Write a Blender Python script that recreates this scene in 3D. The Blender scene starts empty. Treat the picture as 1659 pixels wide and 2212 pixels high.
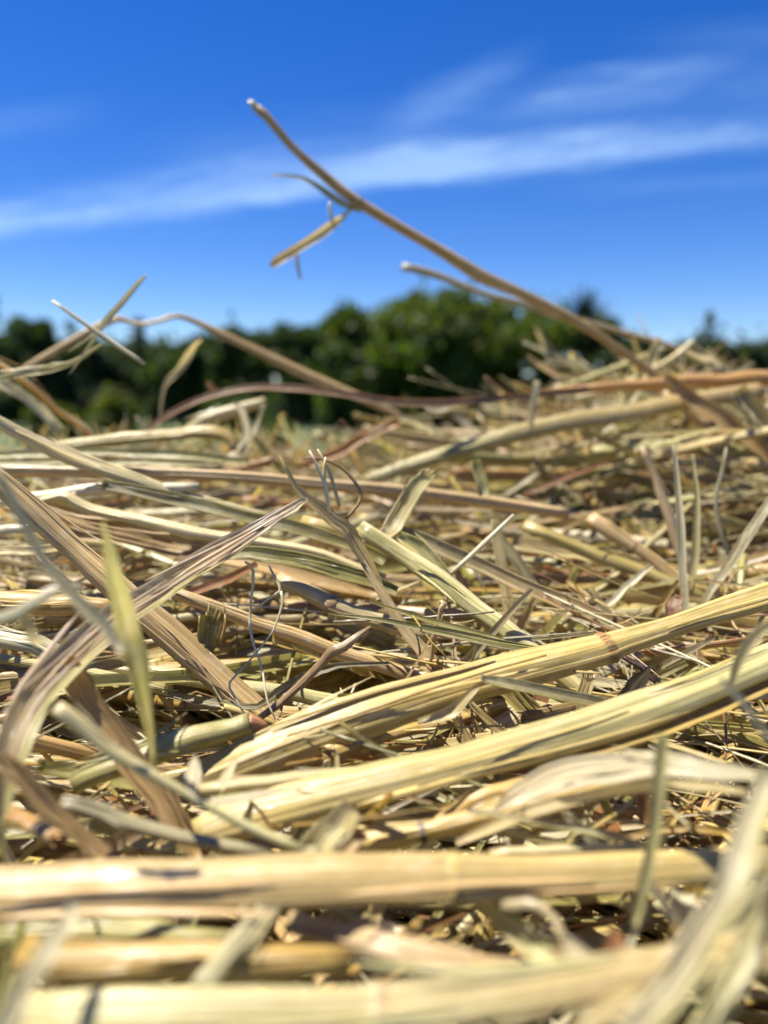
import bpy, math, random
import numpy as np
from mathutils import Vector
from mathutils.bvhtree import BVHTree

S = bpy.context.scene
COL = S.collection
R = math.radians
rng = np.random.default_rng(7)

# ------------------------------------------------------------------ camera
CAM_Z = 1.0                                   # eye height: a few cm above the top of the bale
F = 1659.0                                    # focal length in pixels of a 1659 x 2212 picture
PITCH = math.atan((1106 - 850) / F)
cam = bpy.data.objects.new('camera', bpy.data.cameras.new('camera'))
COL.objects.link(cam)
S.camera = cam
cam.location = (0, 0, CAM_Z)
cam.rotation_euler = (math.pi / 2 - PITCH, 0, 0)
cd = cam.data
cd.sensor_fit = 'HORIZONTAL'
cd.sensor_width = 26.0
cd.lens = 26.0
cd.clip_start = 0.005
cd.clip_end = 3000
cd.dof.use_dof = True
cd.dof.focus_distance = 0.142
cd.dof.aperture_fstop = 10.4

# ------------------------------------------------------------------ light and sky
SUN_EL, SUN_AZ = R(68), R(-66)                # azimuth clockwise from +Y: high, ahead and to the left
sun = bpy.data.objects.new('sun', bpy.data.lights.new('sun', 'SUN'))
COL.objects.link(sun)
sun.data.energy = 5.0
sun.data.angle = R(0.5)
sun.data.color = (1.0, 0.94, 0.82)
sd = Vector((math.sin(SUN_AZ) * math.cos(SUN_EL), math.cos(SUN_AZ) * math.cos(SUN_EL), math.sin(SUN_EL)))
sun.rotation_euler = sd.to_track_quat('Z', 'Y').to_euler()

S.view_settings.view_transform = 'Standard'
S.view_settings.look = 'None'
S.view_settings.exposure = 1.14
S.view_settings.gamma = 1
S.cycles.use_denoising = True
S.cycles.max_bounces = 10
S.cycles.diffuse_bounces = 4
S.cycles.transmission_bounces = 6
S.cycles.transparent_max_bounces = 8
S.cycles.sample_clamp_indirect = 6

W = bpy.data.worlds.new('World')
S.world = W
W.use_nodes = True
nt = W.node_tree
nt.nodes.clear()


class NG:
    """small helper to write node graphs as expressions"""
    def __init__(self, tree):
        self.t = tree

    def n(self, typ, **kw):
        nd = self.t.nodes.new(typ)
        for k, v in kw.items():
            setattr(nd, k, v)
        return nd

    def put(self, sock, v):
        if isinstance(v, bpy.types.NodeSocket):
            self.t.links.new(v, sock)
        else:
            sock.default_value = v

    def m(self, op, a, b=None, c=None, clamp=False):
        nd = self.n('ShaderNodeMath', operation=op, use_clamp=clamp)
        for i, v in enumerate((a, b, c)):
            if v is not None:
                self.put(nd.inputs[i], v)
        return nd.outputs[0]

    def mix(self, f, a, b, blend='MIX'):
        nd = self.n('ShaderNodeMix', data_type='RGBA', blend_type=blend)
        self.put(nd.inputs['Factor'], f)
        self.put(nd.inputs[6], a)
        self.put(nd.inputs[7], b)
        return nd.outputs[2]

    def noise(self, vec, scale, detail=3, rough=.5, dist=0.0):
        nd = self.n('ShaderNodeTexNoise')
        self.put(nd.inputs['Vector'], vec)
        nd.inputs['Scale'].default_value = scale
        nd.inputs['Detail'].default_value = detail
        nd.inputs['Roughness'].default_value = rough
        nd.inputs['Distortion'].default_value = dist
        return nd.outputs[0]

    def rng(self, v, a, b, c=0.0, d=1.0, smooth=False):
        nd = self.n('ShaderNodeMapRange')
        if smooth:
            nd.interpolation_type = 'SMOOTHSTEP'
        self.put(nd.inputs[0], v)
        for i, x in enumerate((a, b, c, d)):
            self.put(nd.inputs[i + 1], x)
        return nd.outputs[0]

    def xyz(self, x, y, z):
        nd = self.n('ShaderNodeCombineXYZ')
        for i, v in enumerate((x, y, z)):
            self.put(nd.inputs[i], v)
        return nd.outputs[0]

    def scl(self, v, s):
        nd = self.n('ShaderNodeVectorMath', operation='MULTIPLY')
        self.put(nd.inputs[0], v)
        nd.inputs[1].default_value = s
        return nd.outputs[0]


g = NG(nt)
sky = g.n('ShaderNodeTexSky', sky_type='NISHITA', sun_disc=False, sun_elevation=SUN_EL,
          sun_rotation=SUN_AZ, altitude=1500, air_density=1.0, dust_density=0.25, ozone_density=4.0)
hs = g.n('ShaderNodeHueSaturation')
hs.inputs['Saturation'].default_value = 1.36
hs.inputs['Hue'].default_value = 0.517
nt.links.new(sky.outputs[0], hs.inputs['Color'])
gam = g.n('ShaderNodeGamma')
gam.inputs[1].default_value = 1.0
nt.links.new(hs.outputs[0], gam.inputs[0])
tc = g.n('ShaderNodeTexCoord')
sp = g.n('ShaderNodeSeparateXYZ')
nt.links.new(tc.outputs['Generated'], sp.inputs[0])
fy = g.m('MAXIMUM', g.m('ABSOLUTE', sp.outputs[1]), 0.08)
P_ = g.m('DIVIDE', sp.outputs[0], fy)         # compass coordinate
Q_ = g.m('DIVIDE', sp.outputs[2], fy)         # height coordinate
wob = g.noise(g.xyz(P_, g.m('MULTIPLY', Q_, 5.0), 3.1), 4.0, 8, .68, .5)
streak = g.noise(g.xyz(g.m('MULTIPLY', g.m('ADD', P_, g.m('MULTIPLY', Q_, -1.5)), 2.6),
                       g.m('MULTIPLY', g.m('ADD', Q_, g.m('MULTIPLY', P_, -.12)), 15.0), 1.7), 3.2, 10, .70, 1.1)

fibre = g.noise(g.xyz(g.m('MULTIPLY', g.m('ADD', P_, g.m('MULTIPLY', Q_, -2.2)), 7.0),
                      g.m('MULTIPLY', g.m('ADD', Q_, g.m('MULTIPLY', P_, -.16)), 60.0), 5.2), 2.0, 6, .6, .5)


def band(p0, q0, p1, q1, up, dn, amount, fade, lo=.25, hi=.75):
    """a streak of cirrus from (p0, q0) to (p1, q1), soft above (up) and below (dn)"""
    k = (q1 - q0) / (p1 - p0)
    t = g.m('SUBTRACT', Q_, g.m('MULTIPLY_ADD', g.m('SUBTRACT', P_, p0), k, q0))
    t = g.m('ADD', t, g.m('MULTIPLY', g.m('SUBTRACT', wob, .5), .05))
    a = g.rng(t, 0.0, up, 1.0, 0.0, True)
    b = g.rng(t, -dn, 0.0, 0.0, 1.0, True)
    e = g.m('MULTIPLY', g.rng(P_, p0 - fade, p0 + fade, 0, 1, True), g.rng(P_, p1 - fade, p1 + fade, 1, 0, True))
    m_ = g.m('MULTIPLY', g.m('MULTIPLY', a, b), e)
    return g.m('MULTIPLY', g.m('MULTIPLY', m_, amount), g.m('MULTIPLY', g.rng(streak, lo, hi, .12, 1.65), g.rng(fibre, .3, .7, .6, 1.35)))


bands = [band(-.9, .148, .12, .276, .054, .020, .62, .1),
         band(-.05, .266, .95, .352, .042, .022, .44, .1),
         band(-.25, .248, .30, .300, .10, .04, .22, .1),
         band(.02, .335, .16, .392, .035, .035, .26, .05),
         band(.17, .352, .40, .388, .03, .03, .30, .06),
         band(.30, .345, .8, .42, .06, .05, .14, .12),
         band(.35, .42, .7, .44, .03, .03, .13, .1),
         band(-.62, .31, -.38, .335, .03, .03, .12, .08),
         band(-.8, .49, -.36, .52, .05, .05, .26, .08),
         band(.24, .25, .5, .262, .02, .02, .10, .08)]
tot = bands[0]
for b_ in bands[1:]:
    tot = g.m('ADD', tot, b_)
tot = g.m('MINIMUM', g.m('MULTIPLY', tot, .85), .7)
skyc = g.mix(tot, gam.outputs[0], (3.3, 5.1, 7.9, 1))
bg = g.n('ShaderNodeBackground')
bg.inputs[1].default_value = 0.070
nt.links.new(skyc, bg.inputs[0])
wo = g.n('ShaderNodeOutputWorld')
nt.links.new(bg.outputs[0], wo.inputs[0])


# ------------------------------------------------------------------ helpers
def tag(o, label=None, cat=None, group=None, kind=None):
    for k, v in (('label', label), ('category', cat), ('group', group), ('kind', kind)):
        if v:
            o[k] = v
    return o


def ray(u, v):
    """world direction through a point of the 1659 x 2212 picture, with unit depth along the view axis"""
    x, y = (u - 829.5) / F, (1106 - v) / F
    c, s = math.cos(PITCH), math.sin(PITCH)
    return np.array((x, c + y * s, y * c - s))


H0, SL = -0.071, 0.115                         # top of the loose straw: z = CAM_Z + H0 + SL * y


def spot(u, v, d=None, lift=0.0):
    r = ray(u, v)
    if d is None:
        den = r[2] - SL * r[1]
        k = (H0 + lift) / den if den < -.02 else .45
        k = min(k, .45)
    else:
        k = d
    return np.array((0, 0, CAM_Z)) + r * k, k


def new_mesh(name, V, Q, tint=None, fib=None, mat=None, T=None):
    me = bpy.data.meshes.new(name)
    Q = np.asarray(Q, np.int32).reshape(-1, 4)
    nq = len(Q)
    me.vertices.add(len(V))
    me.vertices.foreach_set('co', np.asarray(V, np.float32).ravel())
    me.loops.add(nq * 4)
    me.loops.foreach_set('vertex_index', Q.ravel())
    me.polygons.add(nq)
    me.polygons.foreach_set('loop_start', np.arange(0, nq * 4, 4, dtype=np.int32))
    me.polygons.foreach_set('use_smooth', np.ones(nq, bool))
    if tint is not None:
        a = me.attributes.new('tint', 'FLOAT_COLOR', 'POINT')
        a.data.foreach_set('color', np.column_stack((tint, np.ones(len(tint)))).astype(np.float32).ravel())
    if fib is not None:
        a = me.attributes.new('fib', 'FLOAT_VECTOR', 'POINT')
        a.data.foreach_set('vector', np.asarray(fib, np.float32).ravel())
    me.update(calc_edges=True)
    if mat:
        me.materials.append(mat)
    return me


def link(name, me, parent=None):
    o = bpy.data.objects.new(name, me)
    COL.objects.link(o)
    if parent is not None:
        o.parent = parent
    return o


# ------------------------------------------------------------------ materials
def straw_material(name, translucent, rough, bump):
    m = bpy.data.materials.new(name)
    m.use_nodes = True
    t = m.node_tree
    t.nodes.clear()
    g = NG(t)
    tint = g.n('ShaderNodeAttribute', attribute_name='tint').outputs['Color']
    fib = g.n('ShaderNodeAttribute', attribute_name='fib').outputs['Vector']
    fine = g.noise(g.scl(fib, (3.2, 3.2, .05)), 1.0, 3, .65)
    vein = g.noise(g.scl(fib, (1.3, 1.3, .02)), 1.0, 2, .5)
    blot = g.noise(g.scl(fib, (.25, .25, .10)), 1.0, 4, .6)
    spk = g.noise(g.scl(fib, (1.4, 1.4, .7)), 1.0, 4, .7)
    k = g.m('MULTIPLY', g.rng(fine, .3, .7, .72, 1.20), g.rng(vein, .35, .65, .72, 1.18))
    k = g.m('MULTIPLY', k, g.rng(blot, .3, .7, .86, 1.12))
    c = g.mix(1.0, tint, g.xyz(k, k, k), 'MULTIPLY')
    c = g.mix(g.rng(blot, .52, .75, 0, .28), c, g.mix(1.0, tint, (1.0, .72, .50, 1), 'MULTIPLY'))
    crease = g.noise(g.scl(fib, (1.9, 1.9, .012)), 1.0, 2, .5)
    c = g.mix(g.rng(crease, .60, .68, 0, .26), c, g.mix(1.0, tint, (.62, .46, .28, 1), 'MULTIPLY'))
    dust = g.noise(g.scl(fib, (.5, .5, .2)), 1.0, 6, .75)
    c = g.mix(g.rng(dust, .50, .70, 0, .38), c, (.68, .63, .48, 1))
    c = g.mix(g.rng(spk, .66, .74, 0, .55), c, g.mix(1.0, tint, (.58, .46, .34, 1), 'MULTIPLY'))
    bs = g.n('ShaderNodeBsdfPrincipled')
    t.links.new(c, bs.inputs['Base Color'])
    g.put(bs.inputs['Roughness'], g.rng(fine, .3, .7, rough - .08, rough + .14))
    bs.inputs['Specular IOR Level'].default_value = .5
    bp = g.n('ShaderNodeBump')
    bp.inputs['Strength'].default_value = bump
    bp.inputs['Distance'].default_value = .0003
    hgt = g.m('SUBTRACT', g.m('ADD', g.m('MULTIPLY', vein, .8), g.m('MULTIPLY', fine, .7)), g.rng(crease, .56, .68, 0, .5))
    t.links.new(hgt, bp.inputs['Height'])
    t.links.new(bp.outputs[0], bs.inputs['Normal'])
    tr = g.n('ShaderNodeBsdfTranslucent')
    t.links.new(g.mix(1.0, c, (1.15, 1.12, .86, 1), 'MULTIPLY'), tr.inputs[0])
    mx = g.n('ShaderNodeMixShader')
    mx.inputs[0].default_value = translucent
    t.links.new(bs.outputs[0], mx.inputs[1])
    t.links.new(tr.outputs[0], mx.inputs[2])
    out = g.n('ShaderNodeOutputMaterial')
    t.links.new(mx.outputs[0], out.inputs[0])
    return m


M_STALK = straw_material('straw_stalk_skin', .22, .30, .7)
M_BLADE = straw_material('straw_blade_skin', .48, .32, .8)
MATS = {'tube': M_STALK, 'flat': M_BLADE, 'thin': M_STALK}

TINT = dict(
    pale=(.76, .67, .43), tan=(.66, .50, .28), yellow=(.70, .57, .25), gold=(.64, .46, .17),
    green=(.48, .47, .22), olive=(.50, .46, .20), lime=(.69, .66, .38), grey=(.58, .54, .37), slate=(.37, .34, .23),
    pink=(.67, .53, .35), brown=(.44, .31, .18), rust=(.52, .29, .16), white=(.84, .79, .64), orange=(.68, .43, .19),
    mauve=(.64, .54, .35), purple=(.12, .06, .08), dark=(.20, .17, .09), silver=(.78, .74, .58))


# ------------------------------------------------------------------ straw geometry
def smooth_path(C, step):
    """Catmull-Rom through the rows of C (first three columns are the place); other columns follow"""
    C = np.asarray(C, float)
    if len(C) == 2:
        C = np.vstack((C[0], C.mean(0), C[1]))
    E = np.vstack((2 * C[0] - C[1], C, 2 * C[-1] - C[-2]))
    out = []
    for i in range(1, len(E) - 2):
        p0, p1, p2, p3 = E[i - 1:i + 3]
        n = int(np.clip(np.linalg.norm(p2[:3] - p1[:3]) / step, 2, 14))
        t = (np.arange(n) / n)[:, None]
        m1, m2 = (p2 - p0) * .42, (p3 - p1) * .42
        h = (2*t**3 - 3*t**2 + 1) * p1 + (t**3 - 2*t**2 + t) * m1 + (-2*t**3 + 3*t**2) * p2 + (t**3 - t**2) * m2
        out.append(h)
    out.append(C[-1:])
    return np.vstack(out)


def prof_tube(m, flat, rg):
    a = np.arange(m) / m * 2 * math.pi
    r = 1 + .05 * np.sin(2 * a + rg.uniform(0, 6)) + .035 * np.sin(3 * a + rg.uniform(0, 6))
    if m > 14:
        r += .018 * np.sin(9 * a + rg.uniform(0, 6))
        for a0 in rg.uniform(math.pi * .1, math.pi * .95, 3):      # lengthwise creases
            r -= rg.uniform(.05, .14) * np.exp(-((a - a0) / .13) ** 2)
    return np.column_stack((.5 * r * np.cos(a), .5 * r * flat * np.sin(a)))


def prof_flat(m, curl, th):
    """a blade: a shallow gutter of the given curl, th thick relative to its width"""
    x = np.linspace(-.5, .5, m)
    y = curl * (4 * x * x - .5) * .5
    y += (.02 if m < 10 else .028) * np.cos(x * (6 if m < 10 else 14) * math.pi)
    if th < .08:
        return np.column_stack((x, y))
    e = 1 - .6 * np.abs(x * 2) ** 4
    top = np.column_stack((x, y + th * e * .5))
    bot = np.column_stack((x, y - th * e * .5))[::-1]
    return np.vstack((bot, top))


def sweep(P, Wd, prof, N=None, twist=None, hollow=False, seed=0.0, face=.6, sheet=False):
    """sweep a closed profile (clockwise seen from the end) along P; returns verts, quads, fib"""
    P = np.asarray(P, float)
    n, m = len(P), len(prof)
    T = np.gradient(P, axis=0)
    T /= np.linalg.norm(T, axis=1)[:, None] + 1e-12
    tocam = np.array((0, 0, CAM_Z)) - P
    tocam /= np.linalg.norm(tocam, axis=1)[:, None]
    ref = face * tocam + (1 - face) * np.array((0, 0, 1.0))
    if N is not None:
        ref = np.repeat(np.asarray(N, float)[None], n, 0)
    ref = ref - (ref * T).sum(1)[:, None] * T
    L = np.linalg.norm(ref, axis=1)[:, None]
    ref = np.where(L > 1e-3, ref / np.maximum(L, 1e-3), np.array((0, 0, 1.0)))
    B = np.cross(T, ref)
    if twist is not None:
        c, s = np.cos(twist)[:, None], np.sin(twist)[:, None]
        ref, B = ref * c + B * s, B * c - ref * s
    s_len = np.concatenate(([0], np.cumsum(np.linalg.norm(np.diff(P, axis=0), axis=1))))
    rows = []   # (index, scale, shift along T)
    w0, w1 = Wd[0], Wd[-1]
    if hollow:
        rows += [(0, .03, w0 * .4), (0, .62, w0 * .35), (0, .80, 0)]
        rows += [(i, 1, 0) for i in range(n)]
        rows += [(n - 1, .80, 0), (n - 1, .62, -w1 * .35), (n - 1, .03, -w1 * .4)]
    else:
        rows += [(0, .03, 0)] + [(i, 1, 0) for i in range(n)] + [(n - 1, .03, 0)]
    idx = np.array([r[0] for r in rows])
    sc = np.array([r[1] for r in rows])
    sh = np.array([r[2] for r in rows])
    ww = (Wd[idx] * sc)[:, None, None]
    base = P[idx] + T[idx] * sh[:, None]
    V = base[:, None, :] + B[idx][:, None, :] * prof[None, :, 0:1] * ww + ref[idx][:, None, :] * prof[None, :, 1:2] * ww
    if m > 16 and n > 8 and not sheet:            # dents: the stalk is pressed flatter here and there
        q = 1 + .16 * np.sin(s_len / s_len[-1] * 9 + seed) * np.sin(s_len / s_len[-1] * 23 + seed * 2)
        V = base[:, None, :] + (V - base[:, None, :]) * q[idx][:, None, None] ** .5
    wm = float(np.mean(Wd))
    fib = np.empty((len(rows), m, 3))
    fib[:, :, 0] = prof[None, :, 0] * wm * 1000 + seed
    fib[:, :, 1] = prof[None, :, 1] * wm * 1000 + seed * 1.7
    fib[:, :, 2] = (s_len[idx] + sh)[:, None] * 1000 + seed * 2.3
    k = len(rows)
    c_ = np.arange(m - 1 if sheet else m)[None]
    a = (np.arange(k - 1)[:, None] * m + c_).ravel()
    b = (np.arange(k - 1)[:, None] * m + (c_ + 1) % m).ravel()
    Q = np.column_stack((a, b, b + m, a + m))
    return V.reshape(-1, 3), Q, fib.reshape(-1, 3)


def join(parts):
    V, Q, Fb, Tn = [], [], [], []
    o = 0
    for v, q, f, t in parts:
        V.append(v); Q.append(q + o); Fb.append(f); Tn.append(t)
        o += len(v)
    return np.vstack(V), np.vstack(Q), np.vstack(Fb), np.vstack(Tn)


def colour(c):
    return np.array(TINT[c]) ** 1.15 * (.92, .885, .755) if isinstance(c, str) else np.array(c) * .88


LAST = {}


def piece(form, P, Wd, col, rg, m=None, flat=.8, curl=.35, th=.05, twist=0.0, col2=None, fray=(), N=None, edge=None, face=.6, tw0=0.0, wob=.08, peel=0):
    """one straw as (verts, quads, fib, tint)"""
    n = len(P)
    P = np.array(P, float)
    seed = rg.uniform(0, 400)
    if n > 4 and wob:
        t = np.linspace(0, 1, n)
        for ax in range(3):
            P[:, ax] += wob * Wd * (np.sin(t * rg.uniform(4, 9) + rg.uniform(0, 6)) + .6 * np.sin(t * rg.uniform(12, 25) + rg.uniform(0, 6)))
    Wd = np.array(Wd, float)
    if n > 4:
        Wd = Wd * (1 + .04 * np.sin(np.linspace(0, rg.uniform(6, 18), n) + rg.uniform(0, 6)))
    tw = tw0 + np.linspace(-.5, .5, n) * twist
    if form == 'tube':
        prof = prof_tube(m or 18, flat, rg)
        v, q, f = sweep(P, Wd, prof, N, tw, True, seed, face)
    elif form == 'flat':
        prof = prof_flat(m or 20, curl, th)
        v, q, f = sweep(P, Wd, prof, N, tw, False, seed, face, sheet=th < .08)
    else:
        prof = prof_tube(m or 7, .7, rg)
        v, q, f = sweep(P, Wd, prof, N, tw, False, seed, face)
    LAST.update(P=P, W=Wd, prof=prof, tw=tw, N=N, face=face)
    c = colour(col)
    k = len(v) // len(prof)
    tn = np.repeat(c[None], len(v), 0)
    if col2 is not None:
        mixv = np.repeat(np.linspace(0, 1, k), len(prof))[:, None]
        tn = tn * (1 - mixv) + colour(col2)[None] * mixv
    if edge is not None:                      # one border of the blade has a colour of its own
        x = np.tile(prof[:, 0], k)[:, None]
        e = np.clip((x - .12) / .2, 0, 1) if edge[1] > 0 else np.clip((-x - .12) / .2, 0, 1)
        tn = tn * (1 - e) + colour(edge[0])[None] * e
    out = [(v, q, f, tn)]
    for which, cnt in fray:                   # torn fibres at an end
        i, j = (0, min(2, n - 1)) if which == 'a' else (n - 1, max(0, n - 3))
        T = P[i] - P[j]
        T /= np.linalg.norm(T) + 1e-9
        side = np.cross(T, (0, -.5, .8))
        side /= np.linalg.norm(side) + 1e-9
        w = Wd[i]
        for s in np.linspace(-.4, .4, cnt):
            L = w * rg.uniform(.3, 1.1)
            rim = np.cross(side, T) * (w * flat * .42 * math.sqrt(max(0, 1 - 4 * s * s * .95)) * rg.choice((-1, 1)) if form == 'tube' else 0)
            a = P[i] - T * w * .35 + side * s * w + rim
            dv = T + side * (s * .35 + rg.normal(0, .12)) + rg.normal(0, .1, 3)
            pts = np.array([a, a + dv * L * .55, a + dv * L * 1.0 + side * rg.normal(0, .06) * L])
            ws = np.array([.9, .8, .12]) * w / cnt * rg.uniform(.7, 1.1)
            vv, qq, ff = sweep(pts, ws, prof_tube(5, .5, rg), None, None, False, seed + s * 20)
            cc = c if (which == 'a' or col2 is None) else colour(col2)
            out.append((vv, qq, ff, np.repeat((cc * rg.uniform(.85, 1.1))[None], len(vv), 0)))
    for _ in range(peel):
        L = int(n * rg.uniform(.12, .30)) + 3
        i0 = int(rg.integers(0, max(1, n - L)))
        I = np.arange(i0, min(n, i0 + L))
        if len(I) < 4:
            continue
        Tn = np.gradient(P, axis=0)[I]
        Tn /= np.linalg.norm(Tn, axis=1)[:, None] + 1e-12
        up = np.array((0, -.5, .8)) - (Tn @ np.array((0, -.5, .8)))[:, None] * Tn
        up /= np.linalg.norm(up, axis=1)[:, None] + 1e-12
        sd_ = np.cross(Tn, up)
        s = rg.uniform(-.52, .52)
        away = np.linspace(0, 1, len(I))[:, None] ** 2.2 * rg.uniform(.1, .7)
        if rg.uniform() < .5:
            away = away[::-1]
        w = Wd[I][:, None]
        lift_ = (.5 * (flat if form == 'tube' else .12) * math.sqrt(max(0, 1 - (s * 1.9) ** 2)) + .03)
        PP = P[I] + sd_ * w * (s + np.sign(s) * away * .7) + up * w * (lift_ + away * .5)
        ww = w[:, 0] * rg.uniform(.05, .16) * np.interp(np.linspace(0, 1, len(I)), (0, .15, .8, 1), (.2, 1, .9, .25))
        vv, qq, ff = sweep(PP, ww, prof_flat(3, .4, .12), None, None, False, seed + 9)
        out.append((vv, qq, ff, np.repeat((c * rg.uniform(.8, 1.15))[None], len(vv), 0)))
    return join(out) if len(out) > 1 else out[0]


def joint_ring(L, uv, col, base, long=.55, swell=1.14, teeth=0):
    """a ring that sits round a stalk at a point of the picture"""
    d = L['P'] - np.array((0, 0, CAM_Z))
    c, s = math.cos(PITCH), math.sin(PITCH)
    fw = d[:, 1] * c - d[:, 2] * s
    pu, pv = 829.5 + F * d[:, 0] / fw, 1106 - F * (d[:, 1] * s + d[:, 2] * c) / fw
    i = int(np.clip(np.argmin((pu - uv[0]) ** 2 + (pv - uv[1]) ** 2), 1, len(fw) - 2))
    T = L['P'][i + 1] - L['P'][i - 1]
    T /= np.linalg.norm(T)
    w = L['W'][i]
    k = np.array((-.5, -.42, -.25, -.08, .08, .25, .42, .5))
    sc = np.array((.97, 1.03, .6 + .4 * swell, swell, swell * .985, swell * 1.01, 1.02, .97))
    P = L['P'][i] + T * (k * long * w)[:, None]
    prof = L['prof']
    v, q, f = sweep(P, np.full(8, w), prof * 1.0, L['N'], np.full(8, L['tw'][i]), False, 3.3, L['face'])
    m = len(prof)
    sc = np.concatenate(([.9], sc, [.9]))
    ctr = np.concatenate((P[:1], P, P[-1:]))
    V = v.reshape(10, m, 3)
    V[0], V[-1] = V[1], V[-2]
    V = ctr[:, None] + (V - ctr[:, None]) * sc[:, None, None]
    t = np.repeat(colour(col)[None], 10 * m, 0).reshape(10, m, 3)
    if teeth:
        t[:, ::2] *= 2.2
    k = np.array((0, 0, .1, .45, 1, 1, .8, .35, .1, 0))[:, None, None]
    t = t * k + colour(base) * (1 - k)
    return V.reshape(-1, 3), q, f, t.reshape(-1, 3)


def from_px(pts, lift=6.0, jit=0.0, step=.004):
    """control points (u, v, width px[, depth mm]) -> path and widths in metres"""
    C = []
    for p in pts:
        u, v, w = p[:3]
        d = p[3] / 1000 if len(p) > 3 and p[3] else None
        X, k = spot(u, v, d, lift / 1000)
        C.append((*X, w * k / F))
    H = smooth_path(C, step)
    return H[:, :3], np.maximum(H[:, 3], 1e-5)


# ------------------------------------------------------------------ the straws one can tell apart, from the photograph
HERO = []


def H(name, label, form, col, pts, lift=6, parts=(), ref=None, group=None, **kw):
    HERO.append(dict(name=name, label=label, form=form, col=col, pts=pts, lift=lift, parts=parts, ref=ref, group=group, kw=kw))


CATS = {'straw_stalk': 'straw stalk', 'grass_blade': 'grass blade', 'dry_leaf': 'dry leaf', 'plant_fibre': 'fibre',
        'straw_splinter': 'straw splinter', 'stem_stub': 'stem stub', 'dry_twig': 'twig', 'chaff_husk': 'husk', 'bark_strip': 'bark strip'}

# ---- against the sky
H('straw_stalk', 'long tan stalk rising alone into the blue sky with a ragged pale tip', 'tube', 'tan',
  [(552, 232, 17.2, 252), (575, 250, 19.8, 252), (625, 310, 18.9, 254), (665, 348, 20.6, 256), (700, 378, 21.5, 258), (735, 408, 22.4, 260), (775, 438, 23.2, 262), (860, 490, 24.1, 266),
   (960, 548, 24.9, 272), (1040, 598, 28.4, 276), (1110, 627, 23.2, 280), (1200, 670, 22.4, 285), (1290, 722, 20.6, 290), (1400, 800, 20.6, 296), (1500, 868, 20.6, 300), (1580, 925, 20.6, 304), (1680, 990, 20.6, 308)],
  ref='long stalk in the sky', col2='gold', flat=.75, step=.006, wob=.03, parts=[
      ('tip', 'tube', 'pale', [(541, 218, 12, 251), (550, 230, 15, 251), (562, 242, 20, 252), (574, 252, 18, 252)], dict(fray=(('a', 6),), flat=.5)),
      ('joint', 'tube', 'brown', [(764, 430, 30, 261), (772, 436, 33, 261), (782, 442, 29, 262)], dict(flat=.85)),
      ('leaf', 'flat', 'olive', [(780, 456, 10, 260), (742, 441, 15, 259), (710, 420, 15, 258), (675, 395, 12, 257), (645, 382, 8, 257), (612, 379, 7, 256), (585, 377, 5, 256)], dict(curl=.3, twist=.3)),
      ('sheath', 'flat', 'pale', [(768, 442, 8, 260), (745, 465, 9, 260), (728, 480, 19, 260), (690, 508, 23, 259), (640, 540, 25, 258), (602, 564, 27, 258), (588, 577, 16, 258)], dict(curl=.7, col2='tan', twist=.7)),
      ('whisker', 'thin', 'white', [(714, 437, 7, 259), (713, 455, 9, 259), (719, 482, 9, 259)], {}),
      ('whisker', 'thin', 'grey', [(640, 548, 8, 259), (643, 575, 8, 260), (649, 602, 5, 260)], {})])
H('straw_stalk', 'thin grey tan stalk reaching up behind the long stalk in the sky', 'tube', 'grey',
  [(866, 576, 18, 330), (900, 583, 18, 330), (960, 603, 17, 332), (1060, 640, 15, 335), (1140, 660, 15, 340), (1230, 688, 14, 345), (1330, 712, 13, 350), (1430, 740, 13, 355), (1510, 775, 13, 360)], flat=.7, col2='tan')
H('straw_stalk', 'bent pale stalk arching over the dark trees in a flat peak', 'tube', 'tan',
  [(-30, 860, 18, 280), (50, 800, 18, 282), (120, 757, 18, 285), (190, 717, 17, 288), (245, 692, 16, 290), (268, 693, 12, 292), (300, 702, 9, 293), (345, 694, 11, 294), (385, 683, 13, 296),
   (450, 708, 17, 300), (550, 757, 21, 304), (650, 805, 23, 308), (740, 840, 22, 312), (810, 870, 20, 316), (870, 900, 18, 320)], flat=.6, ref='arching bent stalk')
H('straw_splinter', 'thin white straight splinter crossing another above the trees', 'thin', 'white', [(113, 650, 7, 195), (210, 718, 11, 195), (312, 785, 9, 194)], wob=0)
H('straw_splinter', 'grey splinter with a split tip standing crosswise over the white one', 'flat', 'silver',
  [(312, 597, 7, 208), (280, 632, 13, 208), (240, 682, 15, 208), (215, 715, 12, 209), (185, 760, 7, 210), (149, 808, 4, 211)], curl=.5, edge=('slate', 1), fray=(('a', 2),), twist=.5)
H('grass_blade', 'grey green feathery blade curving up at the picture edge below the crossed splinters', 'flat', 'olive',
  [(-30, 822, 14, 212), (0, 818, 16, 212), (60, 808, 19, 212), (110, 799, 17, 212), (158, 783, 13, 212), (190, 762, 9, 212), (222, 742, 4, 211)], curl=.6, edge=('silver', -1), parts=[
      ('fibre', 'thin', 'olive', [(70, 806, 5, 211), (115, 786, 6, 211), (160, 785, 3, 211)], {}),
      ('fibre', 'thin', 'silver', [(0, 803, 4, 212), (45, 797, 4, 212), (110, 788, 2, 212)], {}),
      ('fibre', 'thin', 'olive', [(148, 760, 3, 211), (180, 740, 5, 211), (203, 722, 4, 211)], {})])
H('straw_stalk', 'broad blurred tan stalk sloping down to the pile under the feathery blade', 'flat', 'tan',
  [(-40, 765, 46, 232), (20, 800, 48, 236), (70, 838, 52, 240), (130, 885, 54, 246), (200, 945, 54, 252), (280, 1010, 50, 260)], face=.15, curl=.25, th=.1, edge=('pale', -1))
H('grass_blade', 'pale grey blade slanting beneath the broad tan stalk', 'flat', 'silver',
  [(-20, 812, 24, 255), (40, 850, 24, 258), (90, 890, 26, 262), (130, 930, 24, 266)], curl=.4)
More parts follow.
